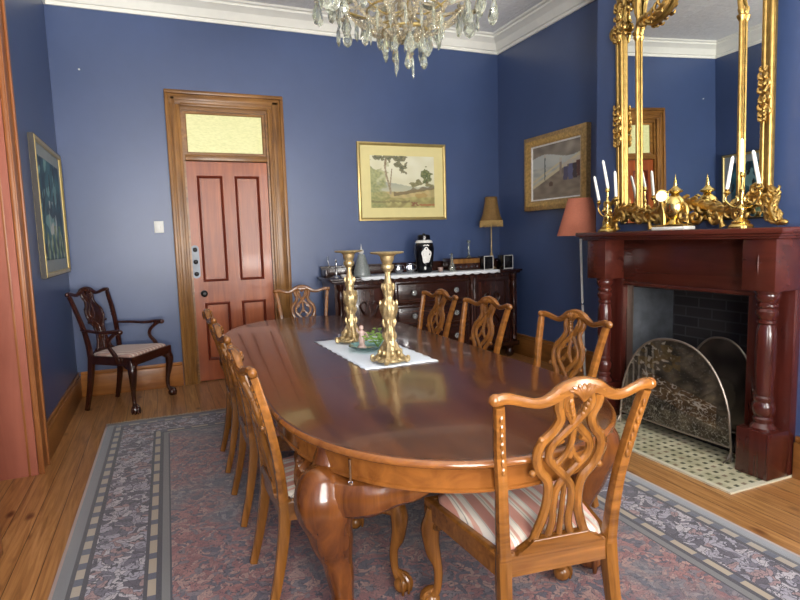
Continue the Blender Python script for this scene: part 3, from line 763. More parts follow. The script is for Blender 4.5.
# glass bowl with greenery and a figurine
bw = thing('glass_bowl', 'shallow aqua glass bowl between the two gilt candlesticks', 'bowl', (1.072, 3.04, ZTB+.0055))
MB().lathe([(.045, .0), (.05, .004), (.09, .010), (.118, .026), (.122, .030), (.118, .032), (.085, .016), (.04, .010), (.001, .009)], n=32, mod=lambda a, z, i: 1+.03*math.cos(8*a)*(z > .02)).build('bowl', 'aqua', bw)
pl = thing('leaf_sprig', 'sprig of small green leaves standing in the aqua glass bowl', 'plant', (1.12, 3.035, ZTB+.018))
m = MB(); tips = []
for k in range(9):
    a = 2*PI*k/9+.3; L = random.uniform(.06, .10); e = Vector((math.cos(a), math.sin(a), 0))
    p = [Vector((0, 0, 0)), e*L*.35+Vector((0, 0, .04)), e*L*.8+Vector((0, 0, .06+random.uniform(0, .03)))]
    m.sweep(p, [.002, .0015, .001], 5, smooth=3); tips.append((p, e))
m.build('stem', 'leaf', pl)
m = MB()
for p, e in tips:
    for q in range(7):
        b = p[1].lerp(p[2], q/6)+Vector((random.uniform(-.012, .012), random.uniform(-.012, .012), random.uniform(-.01, .014)))
        m.ball(b, (random.uniform(.009, .016), random.uniform(.009, .016), .004), 7, 5)
tag(m.build('leaves', 'leaf', pl), kind='stuff')
fg = thing('figurine', 'small painted cherub figurine standing in front of the green sprig between the candlesticks', 'figurine', (1.03, 3.055, ZTB+.0175))
m = MB(); m.lathe([(.026, 0), (.024, .012), (.014, .02), (.018, .04), (.020, .055), (.014, .075), (.017, .088), (.012, .1), (.006, .104)], n=14).sweep([(.014, 0, .09), (.03, -.01, .075), (.024, -.02, .06)], [.006, .005, .004], 6, smooth=2).sweep([(-.014, 0, .09), (-.028, -.008, .1), (-.03, -.012, .118)], [.006, .005, .004], 6, smooth=2)
m.build('body', 'figurine', fg)
MB().ball((0, 0, .118), (.013, .013, .015), 10, 8).build('head', 'figurine', fg)

# ------------------------------------------------------------------ sideboard
SX0, SX1, SY0, SY1, SZ = 1.53, 3.79, 5.44, 5.95, 1.01
sb = thing('sideboard', 'long dark carved mahogany sideboard against the back wall under the framed landscape', 'sideboard', ((SX0+SX1)/2, SY1, 0))
ox = -(SX0+SX1)/2; oy = -SY1
def L(x0, x1, y0, y1): return x0+ox, x1+ox, y0+oy, y1+oy
MB().box(*L(SX0+.05, SX1-.05, SY0+.04, SY1-.01), .16, SZ-.03).build('carcase', 'sideboard_v', sb)
m = MB(); m.box(*L(SX0, SX1, SY0-.01, SY1), SZ-.022, SZ, .006).box(*L(SX0+.02, SX1-.02, SY0+.01, SY1), SZ-.045, SZ-.022, .008); m.build('top', 'sideboard', sb)
m = MB(); m.box(*L(SX0+.04, SX1-.04, SY1-.04, SY1-.015), SZ, SZ+.095, .004).box(*L(SX0+.03, SX1-.03, SY1-.05, SY1-.01), SZ+.09, SZ+.11, .005).box(*L(SX0+.04, SX0+.07, SY1-.2, SY1-.04), SZ, SZ+.08, .005).box(*L(SX1-.07, SX1-.04, SY1-.2, SY1-.04), SZ, SZ+.08, .005)
m.build('gallery', 'sideboard', sb)
MB().box(*L(SX0+.03, SX1-.03, SY0+.015, SY1-.01), .13, .185, .008).build('plinth_moulding', 'sideboard', sb)
def panel_part(nm, x0, x1, z0, z1, handle=True, carve=True):
    y = SY0+.04
    m = MB(); m.box(*L(x0, x1, y-.018, y), z0, z1, .004); p = m.build(nm, 'sideboard_v' if nm == 'cabinet_door' else 'sideboard', sb)
    MB().frame((x0+ox+.012, x1+ox-.012, z0+.012, z1-.012), (x0+ox+.05, x1+ox-.05, z0+.05, z1-.05) if z1-z0 > .25 else (x0+ox+.03, x1+ox-.03, z0+.03, z1-.03), 'Y', y-.018+oy, y-.032+oy, .3).build('moulding', 'sideboard', p)
    if carve and nm == 'cabinet_door':
        m = MB(); cxx, cz = (x0+x1)/2+ox, (z0+z1)/2
        for sx in (-1, 1):
            for sz in (-1, 1):
                m.sweep([(cxx, y-.022+oy, cz), (cxx+sx*.06, y-.028+oy, cz+sz*.07), (cxx+sx*.10, y-.028+oy, cz+sz*.15), (cxx+sx*.05, y-.026+oy, cz+sz*.19), (cxx+sx*.03, y-.024+oy, cz+sz*.14)], [.012, .014, .012, .009, .005], 7, up=(0, 1, 0), smooth=3)
        m.ball((cxx, y-.026+oy, cz), (.03, .014, .04), 12, 8); m.build('carving', 'sideboard', p)
    return p
panel_part('cabinet_door', SX0+.17, 2.17, .20, .94)
panel_part('cabinet_door', 3.17, SX1-.17, .20, .94)
for z0, z1 in ((.70, .94), (.455, .69), (.20, .445)):
    p = panel_part('drawer', 2.23, 3.11, z0, z1)
    for x in (2.43, 2.93):
        k = MB().lathe([(.012, 0), (.012, .012), (.024, .018), (.030, .028), (.024, .038), (.012, .042), (.0005, .042)], n=12, mtx=Matrix.Rotation(PI/2, 3, 'X'), c=(x+ox, SY0+.012+oy, (z0+z1)/2)).build('knob', 'crystal', p); tag(k, 'clear glass knob')
        k.data.materials[0] = M['knob_glass']
for x in (SX0+.105, 2.20, 3.14, SX1-.105):
    m = MB(); yy_ = SY0+.02
    pr_ = [(.020, .2), (.032, .21), (.030, .24), (.018, .26), (.024, .32), (.034, .42), (.024, .5), (.020, .56), (.030, .6), (.024, .64), (.020, .7), (.024, .78), (.034, .84), (.020, .88), (.034, .92), (.036, .955)]
    k_ = .62 if 2 < x < 3.3 else 1
    m.lathe([(r*k_, z) for r, z in pr_], n=18, c=(x+ox, yy_+oy, 0)); m.build('column', 'sideboard_v', sb)
for x in (SX0+.12, SX1-.12, 2.2, 3.14):
    for y in ((SY0+.09, SY1-.08) if x < 2 or x > 3.5 else (SY0+.09,)):
        MB().lathe([(.03, 0), (.045, .02), (.05, .05), (.035, .09), (.045, .11), (.045, .14)], n=18, c=(x+ox, y+oy, 0)).build('foot', 'sideboard', sb)
# lace runner
lr = thing('lace_runner', 'long white lace runner on the dark sideboard top', 'tablecloth', (2.65, 5.44, SZ))
m = MB(); poly = []
X0, X1 = -.80, .83
n = 46
for k in range(n+1): poly.append((X0+(X1-X0)*k/n, -.012-.010*abs(math.sin(k*PI/2))))
rr = [[Vector((x, .40, .003)) for x, _ in poly], [Vector((x, .0, .0035)) for x, _ in poly], [Vector((x, -.014, .003)) for x, _ in poly], [Vector((x, -.018, -.004)) for x, _ in poly], [Vector((x, -.020, -.020-.012*abs(math.sin(i*PI/3)))) for i, (x, _) in enumerate(poly)]]
bm = m.bm; VV = [[bm.verts.new(p) for p in r] for r in rr]
for a in range(4):
    for b in range(n): bm.faces.new((VV[a][b], VV[a][b+1], VV[a+1][b+1], VV[a+1][b]))
o = m.build('cloth', 'white_lace', lr); so = o.modifiers.new('t', 'SOLIDIFY'); so.thickness = .002; so.offset = 1

ZS = SZ+.0015; ZL = SZ+.0065
def one(name, mb, mat, label, cat, loc, rz=0, group=None):
    o = mb.build(name, mat); o.location = loc; o.rotation_euler = (0, 0, rz); return tag(o, label, cat, group)
# silver two-branch candlestick
t = thing('candelabrum', 'small silver two-branch candelabrum at the left end of the sideboard', 'candelabrum', (1.66, 5.66, ZS))
MB().lathe([(.045, 0), (.04, .01), (.012, .025), (.009, .1), (.014, .12), (.008, .15), (.012, .17), (.002, .19)], n=18).build('stem', 'silver', t)
for sx in (-1, 1):
    MB().sweep([(0, 0, .12), (sx*.03, 0, .10), (sx*.07, 0, .12), (sx*.085, 0, .17), (sx*.085, 0, .22)], [.005, .005, .005, .006, .008], 8, up=(0, 1, 0), smooth=4).build('branch', 'silver', t)
one('dish', MB().lathe([(.015, 0), (.03, .006), (.045, .03), (.046, .033), (.03, .014), (.001, .01)], n=20), 'porcelain', 'little white china dish on the left end of the sideboard, beside the lace runner', 'dish', (1.70, 5.50, ZS))
t = thing('decanter', 'conical grey glass decanter with a white ball stopper behind the candlesticks', 'decanter', (1.925, 5.62, ZL))
MB().lathe([(.088, 0), (.09, .01), (.075, .08), (.055, .15), (.038, .21), (.03, .225)], n=28, mod=lambda a, z, i: 1+.02*math.cos(14*a)).build('body', 'frosted', t)
m = MB(); m.ball((0, 0, .25), (.028, .028, .026), 16, 10); m.lathe([(.008, .27), (.004, .3), (.0015, .33)], n=8); m.build('stopper', 'porcelain', t)
for (x, y, lb, s) in ((2.34, 5.62, 'left one of the two silvery glass jugs beside the black ginger jar', .9), (2.465, 5.60, 'right one of the two silvery glass jugs, next to the black ginger jar', 1.0)):
    t = thing('glass_jug', lb, 'jug', (x, y, ZL), 0, 'cut-glass jugs')
    MB().lathe([(.028*s, 0), (.04*s, .02), (.048*s, .05), (.04*s, .08), (.045*s, .105*s), (.041*s, .105*s), (.036*s, .08), (.042*s, .05), (.03*s, .02), (.001, .012)], n=16, mod=lambda a, z, i: 1+.05*math.cos(8*a)).build('body', 'silver', t)
    MB().sweep([(.04*s, 0, .09), (.07*s, 0, .085), (.072*s, 0, .05), (.045*s, 0, .03)], .005, 8, up=(0, 1, 0), smooth=4).build('handle', 'silver', t)
# black ginger jar
t = thing('ginger_jar', 'tall black lidded ginger jar with white bird medallion on the sideboard', 'jar', (2.655, 5.64, ZL), -.35)
MB().lathe([(.075, 0), (.08, .012), (.09, .08), (.105, .2), (.11, .26), (.10, .31), (.075, .335), (.06, .34)], n=36).build('body', 'black', t)
MB().lathe([(.088, .318), (.096, .322), (.082, .345), (.066, .352), (.06, .345)], n=36, mod=lambda a, z, i: 1+.03*math.cos(12*a)).build('collar', 'lacewhite', t)
MB().lathe([(.062, .345), (.07, .352), (.07, .395), (.06, .408), (.02, .412), (.014, .42), (.001, .425)], n=30).build('lid', 'black', t)
def jarpt(a, z, r=.0): 
    R_ = .09+(z-.08)/.12*.015 if z < .2 else .105+(z-.2)/.06*.005 if z < .26 else .11-(z-.26)*.2
    return Vector(((R_+r)*math.sin(a), -(R_+r)*math.cos(a), z))
m = MB(); vs = []
for k in range(28):
    q = 2*PI*k/28; rr_ = 1+.10*math.sin(5*q)+.05*math.cos(3*q)
    vs.append(m.bm.verts.new(jarpt(.16+.52*rr_*math.cos(q), .185+.085*rr_*math.sin(q), .0022)))
cv = m.bm.verts.new(jarpt(.16, .185, .006))
for k in range(28): m.bm.faces.new((vs[k], vs[(k+1) % 28], cv))
for k in range(5): m.ball(jarpt(-.1+.12*k, .292+.006*(k % 2), .002), (.009, .004, .007), 8, 5)
m.ball(jarpt(.0, .05, 0), (.012, .005, .02), 8, 6)
m.build('medallion', 'lacewhite', t)
one('china_cup', MB().lathe([(.018, 0), (.026, .012), (.032, .045), (.03, .047), (.022, .015), (.001, .01)], n=18), 'figurine', 'small pinkish china cup right of the black ginger jar', 'cup', (2.83, 5.60, ZL))
one('glass_bottle', MB().lathe([(.032, 0), (.036, .01), (.026, .07), (.012, .11), (.010, .17), (.014, .175), (.012, .19), (.001, .2)], n=18), 'crystal', 'small clear conical glass bottle standing in front of the radio', 'bottle', (2.965, 5.585, ZL))
t = thing('radio', 'low brown and silver stereo receiver on the sideboard', 'radio', (3.17, 5.74, ZL))
MB().box(-.19, .19, -.10, .10, 0, .135, .006).build('body', 'sideboard', t)
m = MB(); m.box(-.18, .18, -.105, -.098, .075, .125, .002); m.build('tuner_strip', 'casing', t)
for k in range(5): MB().lathe([(.012, 0), (.012, .014), (.0005, .015)], n=12, mtx=Matrix.Rotation(PI/2, 3, 'X'), c=(-.14+.07*k, -.10, .038)).build('knob', 'silver', t)
one('glass_candlestick', MB().lathe([(.03, 0), (.028, .01), (.008, .03), (.014, .06), (.007, .09), (.014, .12), (.007, .15), (.022, .19), (.02, .20), (.008, .17), (.001, .17)], n=16), 'crystal', 'clear glass candlestick standing on top of the stereo receiver', 'candlestick', (3.27, 5.74, ZS+.1355))
for x, rz, lb in ((3.425, 0, 'left of the pair of small black silver-framed speakers, left of the fringed lamp'), (3.69, 0, 'right of the pair of small black silver-framed speakers, at the sideboard end')):
    t = thing('speaker', lb, 'speaker', (x, 5.62, ZS), rz, 'small shelf speakers')
    MB().box(-.060, .060, -.05, .08, 0, .155, .004).build('cabinet', 'black', t)
    MB().frame((-.060, .060, 0, .155), (-.054, .054, .007, .148), 'Y', -.05, -.058, 0).build('bezel', 'lacewhite', t)
    MB().box(-.054, .054, -.055, -.049, .008, .147, .002).build('grille', 'black', t)
    MB().lathe([(.03, 0), (.028, .004), (.008, .001), (.0005, .003)], n=18, mtx=Matrix.Rotation(PI/2, 3, 'X'), c=(0, -.055, .055)).build('cone', 'dark_metal', t)
# fringed lamp
t = thing('table_lamp', 'table lamp with tan bell-shaped fringed shade at the right end of the sideboard', 'lamp', (3.56, 5.72, ZS))
MB().lathe([(.055, 0), (.05, .012), (.018, .03), (.025, .06), (.03, .12), (.016, .17), (.009, .19), (.008, .50), (.012, .51), (.008, .53), (.005, .8)], n=20).build('stand', 'brass_old', t)
m = MB(); pp = [(.125, .555), (.105, .60), (.090, .66), (.078, .72), (.070, .78), (.066, .825)]
rr = [[Vector(((r-.0)*(1+.012*math.cos(30*a)+.03*abs(math.cos(4*a)))*math.cos(a), r*(1+.012*math.cos(30*a)+.03*abs(math.cos(4*a)))*math.sin(a), z)) for a in [2*PI*j/120 for j in range(120)]] for r, z in pp]
m.rings(rr, False, False); o = m.build('lamp_shade', 'shade_tan', t, ang=80); so = o.modifiers.new('t', 'SOLIDIFY'); so.thickness = .003
m = MB()
for k in range(72):
    a = 2*PI*k/72; L_ = .045+.02*abs(math.cos(4*a)); r = .124*(1+.03*abs(math.cos(4*a)))
    m.sweep([(r*math.cos(a), r*math.sin(a), .555), (r*1.04*math.cos(a), r*1.04*math.sin(a), .545-L_)], [.006, .004], 5)
tag(m.build('fringe', 'fringe_tan', t), kind='stuff')
m = MB()
for k in range(3):
    a = 2*PI*k/3; m.sweep([(0, 0, .80), (.068*math.cos(a), .068*math.sin(a), .818)], .002, 5)
m.build('shade_carrier', 'dark_metal', t)

# ------------------------------------------------------------------ fireplace
ZM = 1.398
fp = thing('fireplace_surround', 'red mahogany fireplace surround with turned columns and a deep mantel shelf', 'fireplace', (XB, 2.71, 0))
def F(x0, x1, y0, y1): return x0-XB, x1-XB, y0-2.71, y1-2.71
m = MB(); m.box(*F(2.915, XB-.001, 1.925, 3.495), ZM-.032, ZM, .007).box(*F(2.935, XB-.001, 1.945, 3.475), ZM-.046, ZM-.032, .004)
m.box(*F(2.95, XB-.001, 1.965, 3.455), ZM-.060, ZM-.046, .004); m.build('mantel_shelf', 'mantel', fp)
m = MB(); m.box(*F(3.15, XB-.001, 2.18, 3.24), 1.005, ZM-.06, .004); m.box(*F(3.135, 3.152, 2.185, 3.235), 1.005, 1.03, .005); m.build('frieze', 'mantel', fp)
for y0, y1 in ((1.992, 2.182), (3.238, 3.428)):
    o = MB().box(*F(2.975, XB-.001, y0, y1), 1.055, ZM-.06, .004).build('corbel_block', 'mantel', fp)
    if y0 < 3:
        m = MB(); yc_ = (y0+y1)/2-2.71; xx = 2.974-XB
        m.sweep([(xx, yc_, 1.15), (xx-.004, yc_, 1.20), (xx, yc_, 1.25)], [.003, .006, .003], 8); m.sweep([(xx, yc_-.02, 1.21), (xx-.004, yc_, 1.20), (xx, yc_+.02, 1.21)], [.003, .005, .003], 8)
        m.build('carved_drop', 'mantel', o)
    MB().box(*F(3.145, XB-.001, y0, (y0+.265) if y0 < 3 else y1) if y0 < 3 else F(3.145, XB-.001, 3.245, y1), .0115, 1.056, .003).build('pilaster', 'mantel_v', fp)
    m = MB(); m.box(*F(2.975, 3.146, y0, y1), .0115, .275, .006); m.build('plinth', 'mantel_v', fp)
    pr_ = [(.070, .275), (.072, .285), (.060, .30), (.052, .31), (.058, .325), (.058, .335), (.048, .345), (.056, .36), (.064, .385), (.064, .41), (.052, .43), (.056, .44), (.056, .455), (.048, .465), (.052, .48), (.050, .50), (.056, .62), (.058, .74), (.056, .82), (.050, .85), (.044, .865), (.054, .875), (.054, .888), (.044, .895), (.052, .91), (.062, .925), (.062, .94), (.050, .955), (.060, .968), (.060, .98), (.050, .99), (.062, 1.005), (.068, 1.02), (.066, 1.035), (.072, 1.045), (.072, 1.056)]
    m = MB(); m.lathe([(r*.92, z) for r, z in pr_], n=30, c=(3.064-XB, (y0+y1)/2-2.71, 0)); m.build('column', 'mantel_v', fp)
struct(MB().box(XB+.002, XB+.42, FY1-.034, FY1-.029, .02, .985).build('trim_3', 'steel'))
struct(MB().box(XB-.004, XB+.004, FY1-.05, FY1+.006, .02, 1.0).build('trim_4', 'screen_rim'))
# hearth
hr = thing('hearth', 'hearth of small green and cream tiles with pale border before the fireplace', 'hearth', (2.94, 2.70, 0))
MB().box(-.225, .255, -.68, .74, .0, .010).build('tiles', 'tiles', hr)
m = MB(); m.box(-.25, -.224, -.712, .765, 0, .011).box(-.224, .255, -.712, -.68, 0, .011).box(-.224, .255, .74, .765, 0, .011); m.build('border', 'tile_edge', hr)

# fire screens
def arch_screen(name, label, loc, rz, hw, H, zb, detail, deco):
    t = thing(name, label, 'fire screen', loc, rz)
    # local: width along Y, thickness X, front = -X
    def top(u): 
        s_ = abs(u*2-1); return (1-min(1, s_)**2.3)**(1/2.1)
    def hf(u, v):
        return .010*deco*abs(nz(u, v, 16, 3))+.012*deco*max(0, nz(u, v, 7, 8))
    def col(u, v):
        y, z = u, v
        c = mixc((66, 62, 56), (112, 104, 90), .5+nz(u, v, 9, 1))
        if deco:
            k = nz(u, v, 26, 5)
            # tree trunks at the left (far) side, foliage above, a hunting group across the middle
            if u > .62 and v < .86 and v > .3 and math.sin(u*95+nz(u, v, 5)*2) > .55: c = mixc(c, (176, 172, 160), .75)
            if v > .62 and .42 < u < .82 and nz(u, v, 12, 9) > -.02: c = mixc(c, (140, 116, 70), .5)
            if v > .62 and .5 < u < .9 and k > .25: c = mixc(c, (206, 200, 186), .8)
            d = v-(.46-.32*(.72-u)) 
            if abs(d) < .12 and .12 < u < .78:
                c = mixc(c, (128, 96, 62), .45)
                if abs(nz(u, v*1.6, 15, 5)) < .05: c = mixc(c, (214, 212, 204), .85)  # pale contour lines are highlights painted into the relief colour
            if v < .30 and abs(nz(u*1.8, v, 22, 2)) < .05: c = mixc(c, (188, 190, 184), .7)  # painted highlights again, along the lower part
            if nz(u, v, 60, 4) > .45: c = mixc(c, (150, 146, 136), .4)
        else:
            c = mixc((66, 58, 56), (98, 88, 80), .5+nz(u, v, 6, 2))
            if (u-.45)**2/.02+(v-.38)**2/.03 < 1: c = mixc(c, (128, 116, 98), .6)
        return c
    o = plate('panel', 'X', 0, -hw, hw, zb, H, detail, int(detail*.75), col, t, 'relief', hf, mask=lambda u, v: v < top(u) and True, thick=.003)
    m = MB(); pts = []
    for k in range(41):
        u = k/40; pts.append((-.004, -hw+2*hw*u, zb+(H-zb)*top(u)))
    pts = [(-.004, -hw, .0)]+[(-.004, -hw, zb*.6)]+pts+[(-.004, hw, zb*.6), (-.004, hw, 0)]
    m.sweep(pts, .0075, 8, up=(1, 0, 0)); m.sweep([(-.004, -hw, zb), (-.004, 0, zb-.004), (-.004, hw, zb)], .006, 8, up=(1, 0, 0))
    m.build('rim', 'screen_rim', t)
    for sy in (-1, 1):
        MB().sweep([(-.07, sy*hw, .008), (-.03, sy*hw, .02), (-.004, sy*hw, .05), (.03, sy*hw, .02), (.07, sy*hw, .008)], [.006, .006, .008, .006, .006], 8, up=(0, 1, 0), smooth=3).build('foot', 'screen_rim', t)
    return t
arch_screen('fire_screen', 'arched embossed metal fire screen with a tree scene standing on the hearth', (3.045, 2.695, .0105), math.radians(2), .428, .675, .085, 210, 1)
arch_screen('spark_guard', 'plain dark arched metal guard inside the firebox behind the embossed screen', (3.38, 2.60, .0205), 0, .29, .66, .05, 50, 0)

# ------------------------------------------------------------------ gilt mirror
def scroll(mb, x, c, r0, a0, turns, r1=.25, th=.012, dirn=1, k=14, taper=True, dx=0):
    pts, rad = [], []
    for i in range(k+1):
        q = i/k; a = a0+dirn*2*PI*turns*q; r = r0*(1-(1-r1)*q)
        pts.append((x-.006*math.sin(q*PI)-dx*q, c[0]+r*math.cos(a), c[1]+r*math.sin(a))); rad.append(th*(.55+.75*math.sin(PI*min(1, .25+q*.75))))
    mb.sweep(pts, rad, 7, up=(1, 0, 0), smooth=2)
    e = pts[-1]; mb.ball(e, th*1.15, 8, 6)
def leafrow(mb, path, n, size, x_off=-.008, spread=1.0):
    P_ = spl(path, 8); 
    for i in range(n):
        q = i/(n-1)*(len(P_)-1); a = P_[int(q)]; b = P_[min(len(P_)-1, int(q)+1)]
        tg = (b-a).normalized() if (b-a).length > 0 else Vector((0, 0, 1)); sd = Vector((1, 0, 0)).cross(tg)
        for sgn in (-1, 1):
            p = a+Vector((x_off, 0, 0)); s_ = size*random.uniform(.8, 1.2)
            mb.sweep([p, p+sd*sgn*s_*.8*spread+tg*s_*.3+Vector((-.006, 0, 0)), p+sd*sgn*s_*1.3*spread+tg*s_*1.1, p+sd*sgn*s_*1.0*spread+tg*s_*1.5+Vector((-.004, 0, 0))], [s_*.25, s_*.42, s_*.3, s_*.12], 6, up=(1, 0, 0), smooth=2)
mr = thing('gilt_mirror', 'tall gilt framed overmantel mirror with slim columns and carved scrolls', 'mirror', (XB-.03, 2.76, ZM+.010))
mr.rotation_euler = (0, math.radians(-1.4), math.radians(-1.55))
my = lambda y: y-2.76
mz = lambda z: z-ZM-.010
HM = 1.74
MB().box(-.004, .004, my(2.18), my(3.30), .05, HM).build('glass', 'mirror', mr)
MB().box(.006, .016, my(2.165), my(3.32), .04, HM+.02).build('backing', 'frame_dark', mr)
def post(y, z0, z1, r, nm, twin=0):
    m = MB()
    for dy in ((-twin, twin) if twin else (0,)):
        m.sweep([(-.022, my(y)+dy, z0), (-.022, my(y)+dy, z1)], r, 14, up=(0, 1, 0))
    m.sweep([(-.012, my(y), z0), (-.012, my(y), z1)], [r*1.2+twin, r*1.2+twin], 8, up=(0, 1, 0), sq=6, flat=(.5, 1))
    return m
for y, s_ in ((3.285, 1), (2.172, -1)):
    m = post(y, .12, 1.34, .015, 'outer', .019)
    m.build('outer_column', 'gold', mr)
    m = MB(); c_ = .735 if s_ > 0 else .70
    for k in range(3):
        for q in (-1, 1): scroll(m, -.045, (my(y)+q*.012, c_-.075+.075*k), .026, PI/2*q+.4*k, .8, .2, .0105, q)
    leafrow(m, [(-.045, my(y), c_-.13), (-.05, my(y), c_), (-.045, my(y), c_+.13)], 8, .024, spread=.75)
    for k in range(6): m.ball((-.05, my(y)+random.uniform(-.015, .015), c_-.12+.045*k), (.012, .014, .02), 8, 6)
    m.build('column_ornament', 'gold', mr)
for y, s_ in ((3.12, 1), (2.335, -1)):
    zt = 1.31 if s_ > 0 else 1.17
    m = post(y, .10, zt, .0115, 'inner')
    m.lathe([(.012, zt-.02), (.022, zt), (.024, zt+.012), (.014, zt+.02), (.02, zt+.045), (.016, zt+.06)], n=14, c=(-.022, my(y), 0))
    m.sweep([(-.022, my(y), zt+.04), (-.022, my(y)-s_*.012, zt+.12), (-.022, my(y)+s_*.006, zt+.2), (-.022, my(y)-s_*.02, HM-.02)], [.016, .013, .016, .014], 10, up=(1, 0, 0), smooth=4)
    m.build('inner_column', 'gold', mr)
for s_, yo, yi in ((1, 3.285, 3.12), (-1, 2.172, 2.335)):
    m = MB(); zb = 1.33; f = s_
    # continuing upper stile
    m.sweep([(-.022, my(yo), zb), (-.026, my(yo)+f*.0, zb+.14), (-.024, my(yo)-f*.02, HM-.05), (-.02, my(yo)-f*.06, HM+.04)], [.024, .022, .024, .026], 10, up=(1, 0, 0), smooth=5)
    leafrow(m, [(-.035, my(yo), zb), (-.035, my(yo), zb+.2), (-.035, my(yo)-f*.04, HM)], 11, .028, spread=.8)
    if s_ > 0:
        scroll(m, -.03, (my(yo)+f*.03, zb+.075), .045, -PI/2, .85, .3, .013, f)
        scroll(m, -.035, (my(yo)-f*.055, zb+.10), .04, PI/2, .9, .25, .012, -f)
        m.sweep([(-.022, my(yi), zb+.0), (-.03, my(yi)-f*.03, zb+.07), (-.034, my(yi)-f*.12, zb+.055), (-.034, my(yi)-f*.23, zb+.09), (-.03, my(yi)-f*.31, zb+.17), (-.028, my(yi)-f*.36, zb+.28), (-.026, my(yi)-f*.37, HM)], [.013, .018, .024, .026, .022, .018, .02], 10, up=(1, 0, 0), smooth=5)
        leafrow(m, [(-.045, my(yi)-f*.06, zb+.06), (-.05, my(yi)-f*.2, zb+.08), (-.045, my(yi)-f*.33, zb+.22)], 9, .026)
        m.sweep([(-.03, my(yi)-f*.02, zb+.10), (-.034, my(yi)-f*.03, zb+.22), (-.034, my(yi)-f*.10, zb+.29), (-.03, my(yi)-f*.22, zb+.25), (-.03, my(yi)-f*.28, zb+.18)], [.014, .018, .016, .013, .01], 8, up=(1, 0, 0), smooth=5)
        for k in range(14): m.ball((-.045, my(yo)-f*random.uniform(.0, .16), zb+random.uniform(.02, .36)), (random.uniform(.01, .018),)*3, 8, 6)
        scroll(m, -.04, (my(yo)-f*.05, zb+.24), .04, 0, .9, .25, .012, f); scroll(m, -.04, (my(yo)-f*.1, zb+.33), .045, PI, .9, .25, .012, -f)
    m.build('shoulder_carving', 'gold', mr)
# top rail carving across
m = MB()
m.sweep([(-.022, my(3.30), HM), (-.026, my(3.1), HM+.05), (-.026, my(2.76), HM+.14), (-.026, my(2.42), HM+.05), (-.022, my(2.22), HM)], [.026, .028, .036, .028, .026], 10, up=(1, 0, 0), smooth=6)
leafrow(m, [(-.04, my(3.28), HM), (-.045, my(3.0), HM+.09), (-.045, my(2.76), HM+.14), (-.045, my(2.5), HM+.09), (-.04, my(2.24), HM)], 18, .035)
for q in (-1, 1): scroll(m, -.04, (my(2.76)+q*.08, HM+.2), .07, PI/2, 1.0, .25, .018, q)
m.build('crest', 'gold', mr)
m = MB(); m.sweep([(-.02, my(2.42), 1.50), (-.03, my(2.5), 1.40), (-.032, my(2.56), 1.385), (-.03, my(2.62), 1.40), (-.02, my(2.72), 1.50)], [.014, .018, .022, .018, .014], 8, up=(1, 0, 0), smooth=4)
leafrow(m, [(-.035, my(2.46), 1.46), (-.035, my(2.56), 1.395), (-.035, my(2.66), 1.44)], 6, .022); m.build('pendant_carving', 'gold', mr)
# base garland
m = MB()
path = [(-.035, my(3.37), .03), (-.04, my(3.26), .15), (-.045, my(3.12), .13), (-.045, my(2.98), .09), (-.045, my(2.82), .13), (-.04, my(2.66), .16), (-.045, my(2.5), .12), (-.045, my(2.36), .09), (-.045, my(2.25), .16), (-.04, my(2.15), .14), (-.035, my(2.10), .03)]
m.sweep(path, [.016, .02, .022, .018, .022, .022, .022, .018, .022, .02, .016], 8, up=(1, 0, 0), smooth=6)
leafrow(m, path, 26, .030)
for yv, zv, r, a0, dn in ((3.24, .09, .05, 0, 1), (3.06, .07, .045, PI, -1), (2.92, .06, .04, 0, 1), (2.6, .07, .045, PI, 1), (2.46, .06, .04, 0, -1), (2.3, .08, .05, PI, 1), (3.3, .2, .035, 0, 1), (2.2, .2, .035, PI, -1)):
    scroll(m, -.05, (my(yv), zv), r, a0, 1.0, .25, .012, dn)
for yv in (3.3, 2.98, 2.66, 2.42): m.sweep([(-.035, my(yv), 0.002), (-.04, my(yv)+.01, .04), (-.04, my(yv), .09)], [.022, .012, .016], 8, up=(1, 0, 0), smooth=3)
m.build('base_carving', 'gold', mr)
# leaf-scroll feet at both ends of the base
for yv, s_ in ((3.37, 1), (2.085, -1)):
    m = MB(); b = (-.05, my(yv)); 
    m.sweep([(b[0], b[1]+s_*.03, .012), (b[0]-.01, b[1]+s_*.01, .04), (b[0]-.012, b[1]-s_*.012, .10), (b[0]-.01, b[1]+s_*.006, .16), (b[0]-.004, b[1]-s_*.02, .20), (b[0], b[1]-s_*.05, .21)], [.02, .028, .026, .022, .016, .01], 9, up=(1, 0, 0), smooth=4)
    leafrow(m, [(b[0]-.012, b[1]+s_*.02, .02), (b[0]-.014, b[1]-s_*.01, .1), (b[0]-.01, b[1], .18)], 7, .024)
    scroll(m, b[0], (b[1]-s_*.01, .06), .04, -PI/2, .9, .3, .012, s_); m.ball((b[0]-.01, b[1]+s_*.045, .018), (.02, .03, .017), 10, 8)
    m.build('scroll_foot', 'gold', mr)

